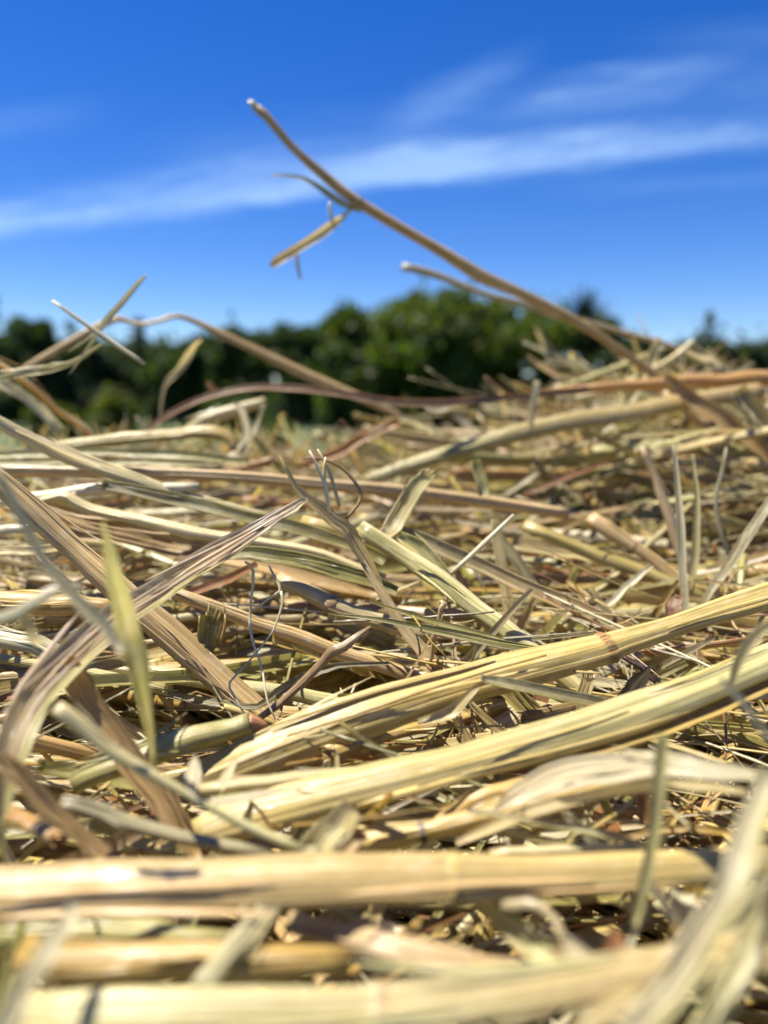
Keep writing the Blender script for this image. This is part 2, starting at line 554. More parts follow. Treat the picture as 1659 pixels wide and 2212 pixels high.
H('dry_leaf', 'thin twisted grey brown leaf standing upright before the dark trees', 'flat', 'mauve',
  [(342, 930, 8, 300), (348, 880, 10, 300), (355, 838, 9, 300), (370, 816, 17, 300), (388, 795, 15, 300), (406, 768, 17, 300), (420, 745, 10, 300), (436, 733, 4, 300)], curl=.4, twist=2.8, fray=(('b', 3),), col2='pale')
H('bark_strip', 'long red brown strip bowed across the top of the pile', 'flat', (.46, .29, .18),
  [(310, 935, 10.1, 268), (345, 908, 18.7, 268), (385, 884, 18.7, 268), (450, 857, 17.3, 268), (540, 840, 18.7, 268), (640, 842, 20.2, 268), (740, 852, 20.2, 268), (830, 868, 17.3, 268),
   (950, 873, 17.3, 268), (1080, 862, 15.8, 270), (1200, 847, 14.4, 272), (1270, 838, 11.5, 274)], curl=.6, th=.09, edge=('brown', 1), twist=.9, ref='red brown strip', parts=[
      ('scale', 'flat', 'white', [(917, 882, 6, 266), (945, 886, 13, 266), (975, 881, 5, 266)], {})])
H('straw_stalk', 'thick orange stalk lying level beyond the end of the red brown strip', 'tube', 'orange',
  [(1150, 857, 14, 276), (1240, 842, 20, 278), (1330, 833, 24, 280), (1420, 826, 27, 282), (1500, 823, 34, 284), (1600, 822, 36, 286), (1700, 819, 36, 288)], flat=.8)
H('bark_strip', 'small red brown chip tilted above the long red strip', 'flat', 'rust', [(446, 826, 8, 285), (460, 839, 16, 285), (476, 852, 10, 285)], curl=.4)
H('straw_stalk', 'pale greenish stalk pointing up under the red brown strip', 'tube', 'pale', [(380, 945, 22, 290), (430, 917, 26, 290), (500, 888, 26, 292), (572, 866, 22, 295)])
H('grass_blade', 'white blade bent into a hook beside a thin olive stem', 'flat', 'white', [(503, 872, 10, 285), (520, 880, 16, 285), (530, 905, 15, 283), (531, 945, 14, 280), (505, 975, 10, 277), (470, 1000, 7, 274)], curl=.4, twist=.6)
H('grass_blade', 'thin olive stem leaning upright next to the hooked white blade', 'flat', 'grey', [(570, 872, 9, 262), (556, 912, 9, 260), (542, 945, 8, 256), (527, 985, 6, 252), (515, 1016, 4, 250)], curl=.3)

# ---- the tangle at the upper corner of the pile
H('grass_blade', 'grey blade pointing out over the dark bush', 'flat', 'grey', [(1130, 738, 8, 345), (1200, 770, 14, 340), (1290, 805, 16, 335), (1390, 846, 16, 330), (1460, 880, 14, 325)], curl=.3)
H('grass_blade', 'short tan blade with a curled tip below the grey blade over the bush', 'flat', 'tan', [(1138, 768, 10, 335), (1160, 785, 16, 335), (1200, 806, 15, 332), (1260, 818, 15, 330), (1330, 826, 12, 326)], curl=.5, twist=1.2)
H('straw_splinter', 'short pale grey splinter standing upright through the red strip', 'flat', 'silver', [(1160, 822, 12, 262), (1152, 870, 15, 262), (1145, 935, 12, 264)], curl=.3)
H('dry_leaf', 'pale ragged leaf standing on the heap with a torn top', 'flat', 'pale',
  [(1424, 728, 8, 300), (1410, 765, 22, 300), (1388, 812, 25, 298), (1370, 850, 20, 296), (1340, 895, 16, 294), (1300, 940, 12, 290)], curl=.5, twist=1.0, col2='olive', fray=(('a', 3),))
H('grass_blade', 'long thin grey green blade slanting down from the heap', 'flat', 'grey', [(1365, 872, 12, 285), (1310, 925, 14, 283), (1230, 978, 16, 280), (1180, 1010, 16, 278), (1130, 1040, 15, 276), (1070, 1078, 10, 274)], curl=.4)
H('straw_stalk', 'thin pale stalk crossing behind the torn leaf on the heap', 'tube', 'pale', [(1496, 738, 14, 315), (1455, 772, 14, 315), (1400, 805, 14, 313), (1320, 842, 14, 310), (1240, 862, 12, 308)], fray=(('a', 3),))
H('straw_stalk', 'thin olive stalk laid slantwise from the bush side to the heap top', 'tube', 'olive', [(1195, 838, 14, 325), (1260, 822, 14, 325), (1330, 796, 15, 325), (1390, 770, 14, 325), (1440, 752, 10, 325)])
H('straw_stalk', 'short pale stub arched on the top of the heap', 'tube', 'pale', [(1470, 755, 12, 320), (1505, 772, 20, 318), (1535, 785, 24, 316), (1565, 806, 22, 314)], flat=.6)
H('straw_stalk', 'broad tan stalk fanning down from the heap under the orange stalk', 'flat', 'tan', [(1440, 815, 24, 270), (1500, 865, 36, 268), (1570, 915, 40, 265), (1680, 1000, 42, 260)], curl=.6, th=.1)
H('straw_stalk', 'wide grey stalk pressed against the edge below the orange stalk', 'flat', 'grey', [(1590, 838, 36, 252), (1630, 895, 46, 250), (1690, 970, 50, 248)], curl=.7, th=.1, edge=('pale', -1))
H('straw_stalk', 'pale tan stalk fanning out between two broader ones on the heap', 'tube', 'tan', [(1430, 850, 18, 290), (1510, 905, 24, 288), (1600, 950, 26, 286), (1690, 985, 26, 284)])
H('straw_stalk', 'long olive tan stalk climbing through the heap below the orange stalk', 'tube', 'olive',
  [(780, 1036, 20, 262), (830, 1022, 30, 262), (980, 974, 36, 264), (1080, 944, 38, 266), (1230, 915, 38, 268), (1330, 898, 40, 270), (1480, 868, 38, 274), (1640, 838, 36, 278)], flat=.7, col2='tan', ref='olive stalk climbing the heap')
H('straw_stalk', 'pale green yellow stalk lying level at the foot of the heap', 'tube', 'lime', [(1280, 975, 20, 290), (1340, 966, 26, 290), (1430, 962, 28, 290), (1555, 968, 30, 290), (1700, 985, 32, 290)], flat=.7)
H('straw_stalk', 'second pale stalk level beneath the pale green yellow one', 'tube', 'pale', [(1330, 1008, 24, 285), (1430, 1000, 26, 285), (1560, 1000, 28, 284), (1700, 1008, 28, 283)], flat=.7, col2='tan')

# ---- the far half of the pile
H('straw_stalk', 'orange pink flat stalk sloping up behind the tangle under the red strip', 'flat', 'orange', [(640, 1012, 18, 285), (700, 990, 24, 285), (750, 970, 26, 285), (810, 935, 26, 286), (862, 910, 22, 287)], curl=.6, th=.1)
H('dry_leaf', 'pale leaf end folded over the top of the pile near the orange pink stalk', 'flat', 'pale', [(830, 905, 10, 300), (880, 905, 18, 300), (915, 918, 18, 298), (935, 935, 10, 296)], curl=.5, twist=1)
H('straw_stalk', 'yellow olive stalk with a bent over end on top of the pile', 'tube', 'olive',
  [(60, 985, 22, 235), (150, 962, 26, 235), (300, 946, 28, 236), (430, 930, 28, 238), (478, 935, 27, 238), (500, 952, 22, 237), (503, 972, 14, 236)], flat=.6, col2='gold')
H('grass_blade', 'dark green blade lying level under the bent yellow olive stalk', 'flat', 'green', [(-20, 985, 18, 228), (100, 977, 20, 228), (200, 976, 20, 228), (400, 984, 20, 230), (540, 996, 14, 232)], curl=.4)
H('grass_blade', 'second green blade lying level beneath the dark green one', 'flat', 'olive', [(-20, 1000, 14, 226), (120, 995, 15, 226), (300, 998, 16, 227), (470, 1004, 10, 228)], curl=.4)
H('straw_stalk', 'pale stalk sloping down over the long level pink stalk', 'tube', 'pale',
  [(-40, 893, 28, 176), (0, 915, 32, 178), (60, 950, 36, 180), (130, 985, 37, 182), (230, 1018, 36, 184), (330, 1048, 36, 186), (400, 1073, 34, 188), (500, 1096, 26, 190), (598, 1116, 12, 192)], flat=.6, ref='pale sloping stalk', parts=[
      ('joint', 'tube', 'pale', [(386, 1064, 36, 186), (392, 1068, 39, 186), (398, 1071, 36, 186)], dict(flat=.65))])
H('straw_stalk', 'long pink tan stalk lying level across the pile and cut off square', 'tube', 'pink',
  [(-60, 1014, 28, 190), (0, 1015, 28, 191), (150, 1018, 28, 193), (300, 1020, 28, 196), (500, 1029, 29, 200), (700, 1047, 30, 205), (850, 1060, 31, 210), (1000, 1078, 32, 214), (1120, 1094, 32, 218), (1224, 1109, 32, 221)],
  flat=.8, col2='tan', ref='long level pink stalk', wob=.02)
H('straw_stalk', 'white stalk under the pale sloping stalk', 'tube', 'white', [(-40, 1082, 24, 184), (60, 1076, 26, 184), (150, 1063, 26, 185), (300, 1054, 24, 186), (430, 1050, 18, 188)], flat=.7)
H('grass_blade', 'dark grey flat stem with a split end under the pale sloping stalk', 'flat', 'slate',
  [(224, 1047, 26, 182), (300, 1062, 30, 182), (400, 1082, 31, 182), (500, 1107, 31, 181), (625, 1138, 31, 180), (750, 1177, 30, 178), (830, 1216, 26, 176)], curl=.5, edge=('olive', -1), col2='olive', fray=(('a', 4),), th=.1, ref='dark grey split stem')
H('straw_stalk', 'cream stalk with a bent start running beneath the dark grey stem', 'tube', 'pale',
  [(60, 1092, 18, 178), (135, 1070, 22, 178), (160, 1080, 26, 178), (200, 1098, 27, 178), (300, 1122, 27, 177), (400, 1146, 26, 176), (530, 1168, 25, 175), (625, 1184, 24, 175), (700, 1200, 22, 175), (830, 1250, 18, 174)], flat=.7, ref='bent cream stalk')
H('straw_stalk', 'wide flattened tan stalk beneath the bent cream stalk', 'flat', 'tan',
  [(-40, 1075, 50, 192), (40, 1086, 56, 190), (100, 1094, 62, 189), (200, 1128, 64, 188), (325, 1160, 66, 187), (500, 1200, 66, 186), (650, 1238, 62, 184), (820, 1285, 52, 182)], curl=.75, th=.12, edge=('pale', -1), ref='wide flat tan stalk')
H('straw_stalk', 'thick tan stalk running diagonally down under the twisted leaf', 'tube', 'tan',
  [(-60, 1000, 50, 148), (0, 1040, 52, 148), (60, 1092, 54, 148), (140, 1168, 57, 148), (220, 1242, 60, 147), (310, 1322, 62, 146), (400, 1400, 64, 146), (500, 1488, 66, 145), (600, 1575, 66, 143), (700, 1660, 60, 141)],
  flat=.6, wob=.02, ref='thick diagonal tan stalk')
H('dry_leaf', 'large twisted brown leaf curving from the middle down into the blurred corner', 'flat', (.66, .52, .36),
  [(662, 1078, 11.5, 146), (635, 1096, 27.9, 145), (590, 1118, 34.4, 143), (540, 1150, 42.6, 141), (470, 1196, 59, 136), (400, 1238, 62.3, 130), (330, 1284, 64, 124), (250, 1340, 68.9, 116), (160, 1420, 75.4, 107),
   (90, 1500, 78.7, 100), (45, 1590, 73.8, 94), (10, 1690, 62.3, 90), (-30, 1800, 49.2, 88)], curl=.55, th=.06, m=14, edge=('lime', -1), col2='mauve', peel=14, twist=-.5, fray=(('a', 5),), ref='large twisted brown leaf')
H('dry_leaf', 'ragged pinkish sheath torn into thin points beside the tip of the twisted leaf', 'flat', 'mauve',
  [(604, 984, 5, 160), (640, 1052, 14, 160), (690, 1098, 32, 160), (722, 1124, 34, 160), (752, 1150, 32, 160), (790, 1210, 26, 162), (820, 1270, 18, 164)], curl=.5, twist=.4, parts=[
      ('whisker', 'thin', 'white', [(668, 973, 4, 158), (688, 1012, 8, 158), (703, 1050, 9, 158), (712, 1108, 8, 158)], {}),
      ('whisker', 'thin', 'pale', [(686, 970, 4, 159), (712, 1020, 8, 159), (734, 1095, 8, 159)], {}),
      ('whisker', 'thin', 'pale', [(704, 988, 6, 158), (700, 1030, 7, 158), (708, 1085, 7, 158)], {}),
      ('tendril', 'thin', 'brown', [(655, 990, 4, 161), (690, 990, 6, 161), (735, 1008, 7, 161), (766, 1040, 8, 160), (780, 1068, 8, 160), (772, 1092, 7, 159), (748, 1120, 7, 159)], {})])
H('grass_blade', 'blurred grey blade crossing close over the twisted brown leaf', 'flat', 'silver',
  [(-20, 1000, 20, 80), (30, 1090, 22, 80), (70, 1165, 24, 80), (120, 1238, 26, 80), (180, 1306, 28, 80), (230, 1362, 26, 80), (262, 1410, 18, 80)], curl=.4)
H('grass_blade', 'upright yellow green blade crossing in front of the twisted brown leaf', 'flat', 'lime',
  [(222, 1128, 6, 88), (230, 1168, 22, 89), (240, 1220, 32, 90), (258, 1290, 44, 92), (280, 1365, 52, 94), (296, 1420, 50, 95), (308, 1490, 34, 96), (322, 1580, 20, 98), (334, 1668, 10, 100)],
  curl=.5, col2='olive', twist=.5, ref='upright yellow green blade')
H('grass_blade', 'very blurred pale stem low across the picture edge beside the twisted leaf', 'tube', 'silver', [(-30, 1352, 30, 84), (40, 1322, 28, 85), (90, 1290, 26, 86), (135, 1270, 20, 87), (180, 1268, 12, 88)], flat=.6)
H('straw_stalk', 'dull yellow stalk lying level behind the blurred pale stem', 'tube', 'gold', [(-40, 1300, 46, 155), (60, 1300, 48, 155), (160, 1308, 48, 155), (260, 1318, 44, 155)])
H('straw_stalk', 'short white stalk level at the edge above the diagonal tan stalk', 'tube', 'white', [(-40, 1148, 22, 178), (20, 1143, 24, 178), (85, 1140, 20, 178)], flat=.6)
H('straw_stalk', 'pale flat stalk level at the edge under the short white one', 'flat', 'pale', [(-40, 1195, 22, 172), (50, 1190, 24, 172), (128, 1182, 22, 172)], th=.12)
H('grass_blade', 'olive green blade with a frayed end under the dark grey stem', 'flat', 'green',
  [(484, 1194, 30, 164), (540, 1194, 36, 164), (600, 1200, 38, 164), (700, 1228, 38, 164), (795, 1256, 36, 164), (860, 1278, 26, 165)], curl=.5, fray=(('a', 5),), edge=('olive', 1), th=.1, ref='olive green frayed blade')
H('bark_strip', 'red brown chip in the shade under the olive green blade', 'flat', 'rust', [(390, 1290, 12, 172), (430, 1274, 22, 172), (500, 1246, 24, 170), (556, 1220, 18, 169)], curl=.5)
H('plant_fibre', 'pair of white kinked threads hanging in the dark hollow under the olive blade', 'thin', 'white',
  [(528, 1212, 5, 140), (541, 1230, 7, 140), (537, 1292, 6, 139), (543, 1340, 6, 138), (552, 1395, 5, 136), (570, 1458, 5, 133), (582, 1520, 4, 131), (596, 1556, 3, 130)], wob=.9, parts=[
      ('strand', 'thin', 'silver', [(580, 1220, 5, 140), (596, 1252, 7, 140), (606, 1276, 8, 139), (582, 1292, 6, 139), (548, 1318, 5, 138)], {}),
      ('strand', 'thin', 'silver', [(606, 1276, 7, 139), (610, 1304, 6, 138), (590, 1362, 5, 137), (535, 1432, 5, 133), (496, 1474, 5, 130), (503, 1500, 5, 129), (530, 1545, 4, 128)], {})])
H('stem_stub', 'short chopped olive stub standing upright with a jagged top in the hollow', 'flat', 'olive',
  [(462, 1408, 40, 148), (460, 1370, 56, 148), (458, 1335, 60, 148)], curl=.6, th=.2, fray=(('b', 6),), edge=('gold', 1))
H('straw_stalk', 'pale yellow green stalk lying level behind the diagonal tan stalk', 'tube', 'lime',
  [(140, 1432, 34, 154), (210, 1438, 36, 154), (320, 1450, 38, 154), (420, 1468, 39, 153), (500, 1484, 38, 152), (650, 1506, 36, 152), (830, 1530, 30, 153)], flat=.7)
H('straw_stalk', 'tan stalk slanting down the hollow toward the thick jointed stalk', 'tube', 'tan',
  [(350, 1272, 26, 158), (430, 1300, 30, 157), (560, 1345, 34, 156), (690, 1392, 36, 155), (830, 1442, 34, 154), (950, 1480, 28, 153)], flat=.7)
H('straw_stalk', 'brown tan jointed stalk lying in the shade under the olive green blade', 'tube', 'mauve',
  [(600, 1250, 34, 166), (660, 1275, 38, 165), (720, 1302, 42, 164), (760, 1318, 40, 164), (830, 1345, 40, 163), (930, 1380, 34, 162)], flat=.75, parts=[
      ('joint', 'tube', 'brown', [(712, 1298, 45, 163), (720, 1302, 49, 163), (728, 1306, 46, 163)], dict(flat=.8))])
H('grass_blade', 'dark slate blade bent upward across the hollow behind the thick jointed stalk', 'flat', 'slate',
  [(280, 1488, 14, 146), (325, 1492, 17, 145), (425, 1511, 19, 143), (500, 1522, 19, 141), (555, 1526, 15, 139), (600, 1498, 20, 138), (665, 1462, 22, 137), (730, 1438, 15, 138), (840, 1434, 8, 139)], curl=.5, edge=('dark', 1), twist=.6, ref='bent dark slate blade')
H('dry_twig', 'brown twig with a swollen bud resting on the dark slate blade', 'thin', 'brown',
  [(556, 1550, 14, 134), (600, 1522, 18, 134), (650, 1484, 17, 134), (700, 1432, 20, 134), (725, 1412, 27, 134), (742, 1396, 22, 134), (770, 1372, 14, 135), (800, 1352, 7, 136)], m=10, wob=.2)
H('straw_stalk', 'short olive yellow stalk ending in a brown pointed tip', 'tube', 'olive',
  [(155, 1692, 48, 112), (225, 1668, 54, 113), (325, 1630, 56, 115), (420, 1594, 56, 117), (500, 1570, 52, 119), (538, 1562, 46, 120)], flat=.7, parts=[
      ('tip', 'tube', 'rust', [(536, 1562, 44, 120), (556, 1564, 32, 120), (580, 1570, 10, 120)], dict(flat=.7))])

# ---- the thick jointed stalks in focus
H('straw_stalk', 'thick golden stalk with a brown toothed joint crossing the middle of the picture', 'tube', 'yellow',
  [(395, 1702, 60, 116), (440, 1678, 76, 117), (520, 1645, 88, 118), (600, 1612, 92, 119), (700, 1575, 95, 121), (830, 1532, 97, 123), (1000, 1482, 92, 126), (1150, 1440, 84, 129), (1260, 1412, 72, 131), (1306, 1400, 64, 132),
   (1345, 1386, 56, 133), (1430, 1360, 54, 135), (1540, 1322, 56, 138), (1660, 1285, 60, 140), (1740, 1262, 60, 142)], flat=.62, wob=.02, m=44, ref='thick golden jointed stalk', parts=[
      ('joint', 'tube', (.30, .17, .06), [(1290, 1405, 68, 131.6), (1300, 1402, 75, 131.8), (1308, 1399, 76, 131.9), (1316, 1396, 70, 132)], dict(teeth=1)),
      ('sheath', 'flat', 'pale', [(902, 1560, 14, 119), (935, 1553, 24, 119), (975, 1540, 30, 119.5), (1003, 1512, 22, 120), (1030, 1484, 14, 121), (1046, 1474, 6, 122)], dict(curl=.5, col2='yellow', twist=.5)),
      ('rib', 'thin', 'gold', [(620, 1590, 5, 116), (760, 1545, 8, 117), (900, 1497, 9, 119), (1050, 1450, 8, 122), (1180, 1415, 5, 125)], {})])
H('straw_stalk', 'thick pale yellow stalk split along its underside below the jointed golden one', 'tube', 'yellow',
  [(420, 1800, 70, 101), (470, 1782, 82, 102), (560, 1757, 90, 103), (700, 1722, 92, 104), (830, 1688, 92, 105), (1000, 1645, 92, 107), (1150, 1604, 92, 109), (1300, 1560, 88, 111), (1450, 1508, 82, 113), (1560, 1466, 78, 115), (1680, 1418, 76, 117), (1760, 1385, 76, 118)],
  flat=.55, wob=.02, m=44, col2='lime', ref='thick pale split stalk', parts=[
      ('sheath', 'flat', 'yellow', [(1120, 1655, 16, 107), (1200, 1634, 44, 107.5), (1320, 1598, 60, 109), (1450, 1555, 62, 111), (1560, 1512, 60, 113), (1680, 1460, 58, 115), (1760, 1425, 56, 116)], dict(curl=.8, th=.1, edge=('pale', -1))),
      ('flake', 'flat', 'white', [(448, 1728, 24, 96), (490, 1730, 46, 96.5), (560, 1716, 34, 98), (660, 1698, 8, 101)], dict(curl=.1, face=.0))])
H('straw_stalk', 'slim cream stalk lying along the upper side of the pale split stalk', 'tube', 'pale', [(430, 1704, 24, 104), (520, 1692, 28, 105), (640, 1682, 28, 107), (760, 1674, 24, 110), (880, 1664, 18, 113)], flat=.8)
H('chaff_husk', 'white pointed flake catching the light beside the start of the golden stalk', 'flat', 'white', [(424, 1632, 4, 99), (418, 1660, 30, 97), (412, 1690, 36, 95), (420, 1716, 14, 94)], curl=.2, face=.1)
H('chaff_husk', 'small white flake standing beside the bigger pointed one', 'flat', 'white', [(512, 1636, 4, 103), (498, 1662, 20, 101), (484, 1690, 24, 99), (478, 1706, 8, 98)], curl=.2, face=.1)
H('dry_leaf', 'broad white leaf sheath fanning out below the pale split stalk', 'flat', 'white',
  [(1068, 1750, 8, 99), (1092, 1730, 26, 98), (1125, 1710, 48, 98), (1190, 1684, 70, 97), (1280, 1660, 72, 94), (1380, 1655, 62, 90), (1480, 1658, 52, 86), (1570, 1668, 44, 84), (1630, 1676, 20, 83)], curl=.22, col2='white', twist=-.2, fray=(('a', 4),), ref='broad white leaf sheath', parts=[
      ('fold', 'flat', 'pale', [(985, 1822, 14, 99), (1060, 1788, 26, 98), (1150, 1752, 30, 96), (1260, 1722, 28, 94), (1400, 1700, 26, 90), (1520, 1700, 22, 87), (1610, 1712, 14, 85)], dict(curl=.5))])
H('straw_stalk', 'yellow stalk with a dark purple joint under the broad white sheath', 'tube', 'yellow',
  [(690, 1850, 56, 101), (780, 1826, 56, 101), (850, 1806, 50, 101), (912, 1790, 42, 101), (980, 1776, 46, 101), (1080, 1756, 50, 101), (1180, 1735, 50, 101), (1330, 1694, 46, 101), (1460, 1650, 40, 102)], flat=.75, col2='gold', ref='stalk with the purple joint', parts=[
      ('joint', 'tube', 'purple', [(896, 1795, 44, 100.6), (905, 1792, 50, 100.6), (918, 1789, 50, 100.6), (928, 1786, 43, 100.6)], dict(flat=.8))])
H('straw_stalk', 'short golden stalk slanting up from the purple joint', 'tube', 'gold', [(905, 1782, 28, 104), (980, 1750, 36, 104), (1060, 1716, 38, 104), (1130, 1690, 32, 105)], flat=.7)
H('grass_blade', 'grey olive leaf lying across the thick golden stalk', 'flat', 'grey', [(1040, 1463, 16, 121), (1070, 1471, 24, 121), (1130, 1486, 27, 120.5), (1230, 1507, 28, 120), (1310, 1525, 26, 120), (1370, 1536, 12, 121)], curl=.5, fray=(('a', 3),), th=.08, edge=('olive', 1))
H('grass_blade', 'narrow green blade with a needle point above the thick golden stalk', 'flat', 'green',
  [(708, 1325, 3, 138), (830, 1340, 12, 137), (980, 1372, 22, 137), (1080, 1392, 22, 137), (1180, 1408, 18, 138), (1280, 1428, 8, 139)], curl=.5, edge=('grey', 1), th=.08, ref='needle pointed green blade')
H('grass_blade', 'second thin green needle lying just over the needle pointed blade', 'flat', 'olive', [(800, 1300, 4, 140), (880, 1326, 10, 139), (990, 1356, 14, 139), (1090, 1384, 8, 139)], curl=.4)
H('dry_leaf', 'pinkish brown leaf strip passing down behind the golden stalk', 'flat', 'mauve', [(780, 1215, 16, 158), (820, 1280, 24, 154), (865, 1345, 28, 151), (930, 1428, 32, 147), (985, 1530, 30, 143), (1030, 1584, 28, 140), (1068, 1622, 18, 139)], curl=.6, twist=1.0, th=.08, edge=('pink', 1))
H('plant_fibre', 'tan thread with a knobbed white end above the golden stalk', 'thin', 'tan', [(930, 1440, 10, 146), (934, 1400, 12, 146), (945, 1352, 10, 146), (952, 1318, 10, 146), (955, 1308, 18, 146), (950, 1302, 8, 146)], wob=.2)
H('straw_stalk', 'olive stalk descending from the middle toward the golden jointed stalk', 'tube', 'olive', [(780, 1135, 34, 174), (850, 1185, 40, 170), (930, 1240, 42, 165), (1030, 1315, 42, 158), (1110, 1372, 42, 153), (1210, 1450, 40, 148), (1280, 1520, 34, 145)], flat=.6, col2='lime', edge=('pale', -1), ref='descending olive stalk')
H('grass_blade', 'wide grey ribbed blade running beside the descending olive stalk', 'flat', 'grey', [(860, 1146, 24, 182), (940, 1178, 34, 180), (1030, 1220, 36, 178), (1180, 1285, 36, 174), (1280, 1325, 36, 170), (1400, 1378, 28, 166)], curl=.5, th=.1, col2='tan', ref='wide grey ribbed blade')
H('straw_stalk', 'yellow green split stalk between the grey blade and the olive stalk', 'flat', 'lime', [(862, 1160, 22, 172), (900, 1180, 36, 171), (945, 1230, 36, 169), (1000, 1290, 28, 166), (1040, 1330, 18, 164)], curl=.6, th=.1)
H('stem_stub', 'short pale green stub standing up over the long pink stalk', 'flat', 'lime', [(922, 1020, 30, 186), (905, 1050, 40, 185), (880, 1092, 42, 183), (845, 1136, 38, 180), (825, 1165, 26, 178)], curl=.5, th=.12, fray=(('a', 4),), col2='pale')
H('straw_stalk', 'yellow stalk with a brown joint lying left of the grey ribbed blade', 'tube', 'yellow', [(655, 1128, 28, 186), (720, 1146, 32, 185), (792, 1166, 30, 184), (812, 1172, 32, 184), (850, 1192, 30, 183), (900, 1225, 24, 182)], flat=.75, parts=[
      ('joint', 'tube', 'brown', [(792, 1166, 33, 183.6), (799, 1168, 37, 183.6), (806, 1171, 34, 183.6)], dict(flat=.8))])

# ---- the blurred right side of the far half
H('grass_blade', 'tall silvery stem standing upright among the blurred straw', 'flat', 'silver', [(1454, 960, 8, 190), (1466, 1078, 14, 188), (1474, 1200, 17, 186), (1480, 1330, 16, 183), (1470, 1400, 14, 181), (1464, 1462, 9, 180)], curl=.5, twist=.4, ref='tall silvery stem')
H('grass_blade', 'tall olive stem standing upright just beside the silvery one', 'flat', 'lime', [(1495, 980, 6, 200), (1505, 1080, 12, 198), (1502, 1200, 18, 196), (1490, 1320, 12, 194)], curl=.5, twist=.4, col2='grey')
H('straw_stalk', 'pinkish stalk leaning against the tall silvery stem', 'tube', 'pink', [(1388, 965, 12, 215), (1413, 1030, 18, 214), (1440, 1095, 24, 212), (1462, 1160, 28, 210), (1490, 1240, 26, 208)], flat=.7)
H('plant_fibre', 'thin dark wavy stem standing near the picture edge', 'thin', 'slate', [(1570, 965, 6, 215), (1560, 1030, 9, 214), (1546, 1103, 10, 212), (1556, 1150, 10, 211), (1575, 1200, 9, 210), (1612, 1280, 6, 208)], wob=.3)
H('grass_blade', 'grey green blade bent at its foot leaning in from the edge', 'flat', 'grey', [(1680, 1055, 18, 186), (1640, 1120, 22, 184), (1590, 1200, 22, 182), (1535, 1275, 18, 180), (1520, 1310, 12, 179), (1528, 1340, 8, 178)], curl=.4)
H('grass_blade', 'short white bent blade under the pale flat stalk', 'flat', 'white', [(1408, 1221, 9, 190), (1375, 1250, 15, 189), (1330, 1292, 16, 187), (1290, 1318, 15, 186), (1252, 1332, 8, 186)], curl=.4)
H('straw_splinter', 'straight white splinter lying slantwise over the grey ribbed blade', 'thin', 'white', [(1110, 1112, 7, 172), (1045, 1174, 11, 170), (974, 1240, 9, 168)], wob=0)
H('straw_stalk', 'pale flat stalk lying level beyond the short white bent blade', 'flat', 'pale', [(1110, 1170, 30, 215), (1170, 1185, 36, 214), (1300, 1204, 40, 212), (1405, 1222, 36, 210)], curl=.5, th=.12, ref='pale flat stalk')
H('straw_stalk', 'tan jointed stalk with a pale cut end slanting behind the pale flat stalk', 'tube', 'tan', [(1278, 1116, 28, 212), (1310, 1140, 32, 210), (1368, 1180, 27, 208), (1455, 1247, 28, 204), (1540, 1300, 26, 200)], flat=.75, parts=[
      ('joint', 'tube', 'brown', [(1360, 1174, 30, 207.6), (1367, 1179, 34, 207.6), (1374, 1184, 31, 207.6)], dict(flat=.8))])
H('stem_stub', 'pale stub standing on the long pink stalk', 'flat', 'lime', [(1027, 992, 20, 205), (1036, 1030, 27, 204), (1046, 1072, 24, 203)], curl=.4, th=.1)
H('straw_splinter', 'pale narrow strip hanging down behind the white splinter', 'flat', 'pale', [(1068, 1120, 16, 188), (1080, 1200, 24, 186), (1092, 1260, 22, 184), (1098, 1310, 22, 182), (1108, 1375, 20, 180)], curl=.3)
H('grass_blade', 'grey blade bent over behind the white splinter', 'flat', 'grey', [(1072, 1130, 10, 193), (1085, 1170, 22, 192), (1120, 1220, 24, 190), (1165, 1278, 18, 188)], curl=.5)
H('bark_strip', 'beaded red brown stem lying in the blurred hollow', 'thin', 'rust', [(1150, 1196, 10, 226), (1172, 1216, 14, 225), (1212, 1234, 11, 224), (1250, 1242, 14, 223), (1290, 1248, 10, 222), (1360, 1248, 9, 222)], wob=.4)
H('bark_strip', 'narrow rust red strip sloping behind the long pink stalk', 'flat', 'rust', [(1312, 996, 9, 262), (1260, 1016, 14, 260), (1205, 1040, 14, 258), (1130, 1068, 10, 256)], curl=.5, twist=.5)
H('straw_stalk', 'rust red stub standing behind the golden stalk', 'flat', (.42, .22, .11), [(1466, 1282, 26, 168), (1455, 1312, 32, 166), (1446, 1345, 28, 165)], curl=.4, th=.1, fray=(('a', 3),))
H('grass_blade', 'olive grey leaf scrap poking up beside the brown joint', 'flat', 'grey', [(1404, 1436, 4, 134), (1388, 1470, 30, 134), (1362, 1494, 36, 133), (1330, 1520, 18, 132)], curl=.5, edge=('dark', 1))
H('grass_blade', 'small olive scrap lying near the pale split stalk', 'flat', 'olive', [(1420, 1470, 16, 132), (1455, 1485, 24, 131), (1492, 1500, 12, 130)], curl=.5, fray=(('a', 3),))
H('dry_twig', 'purple brown twig passing beneath the brown joint', 'thin', 'purple', [(1335, 1418, 12, 142), (1380, 1440, 14, 141), (1412, 1462, 12, 140), (1422, 1492, 8, 140)], wob=.3)
H('straw_splinter', 'pale yellow strip standing upright between the two thick stalks', 'flat', 'pale', [(1270, 1455, 26, 136), (1264, 1500, 30, 135), (1254, 1572, 26, 134)], curl=.3)
H('grass_blade', 'olive yellow blade sloping down between the two thick stalks', 'flat', 'olive', [(1080, 1480, 34, 136), (1140, 1530, 46, 135), (1200, 1590, 44, 133)], curl=.5, th=.1)
H('dry_leaf', 'cream strip twisting down under the golden stalk', 'flat', 'pale', [(1015, 1520, 14, 131), (1075, 1575, 22, 130), (1130, 1608, 14, 129)], curl=.5, twist=.8)
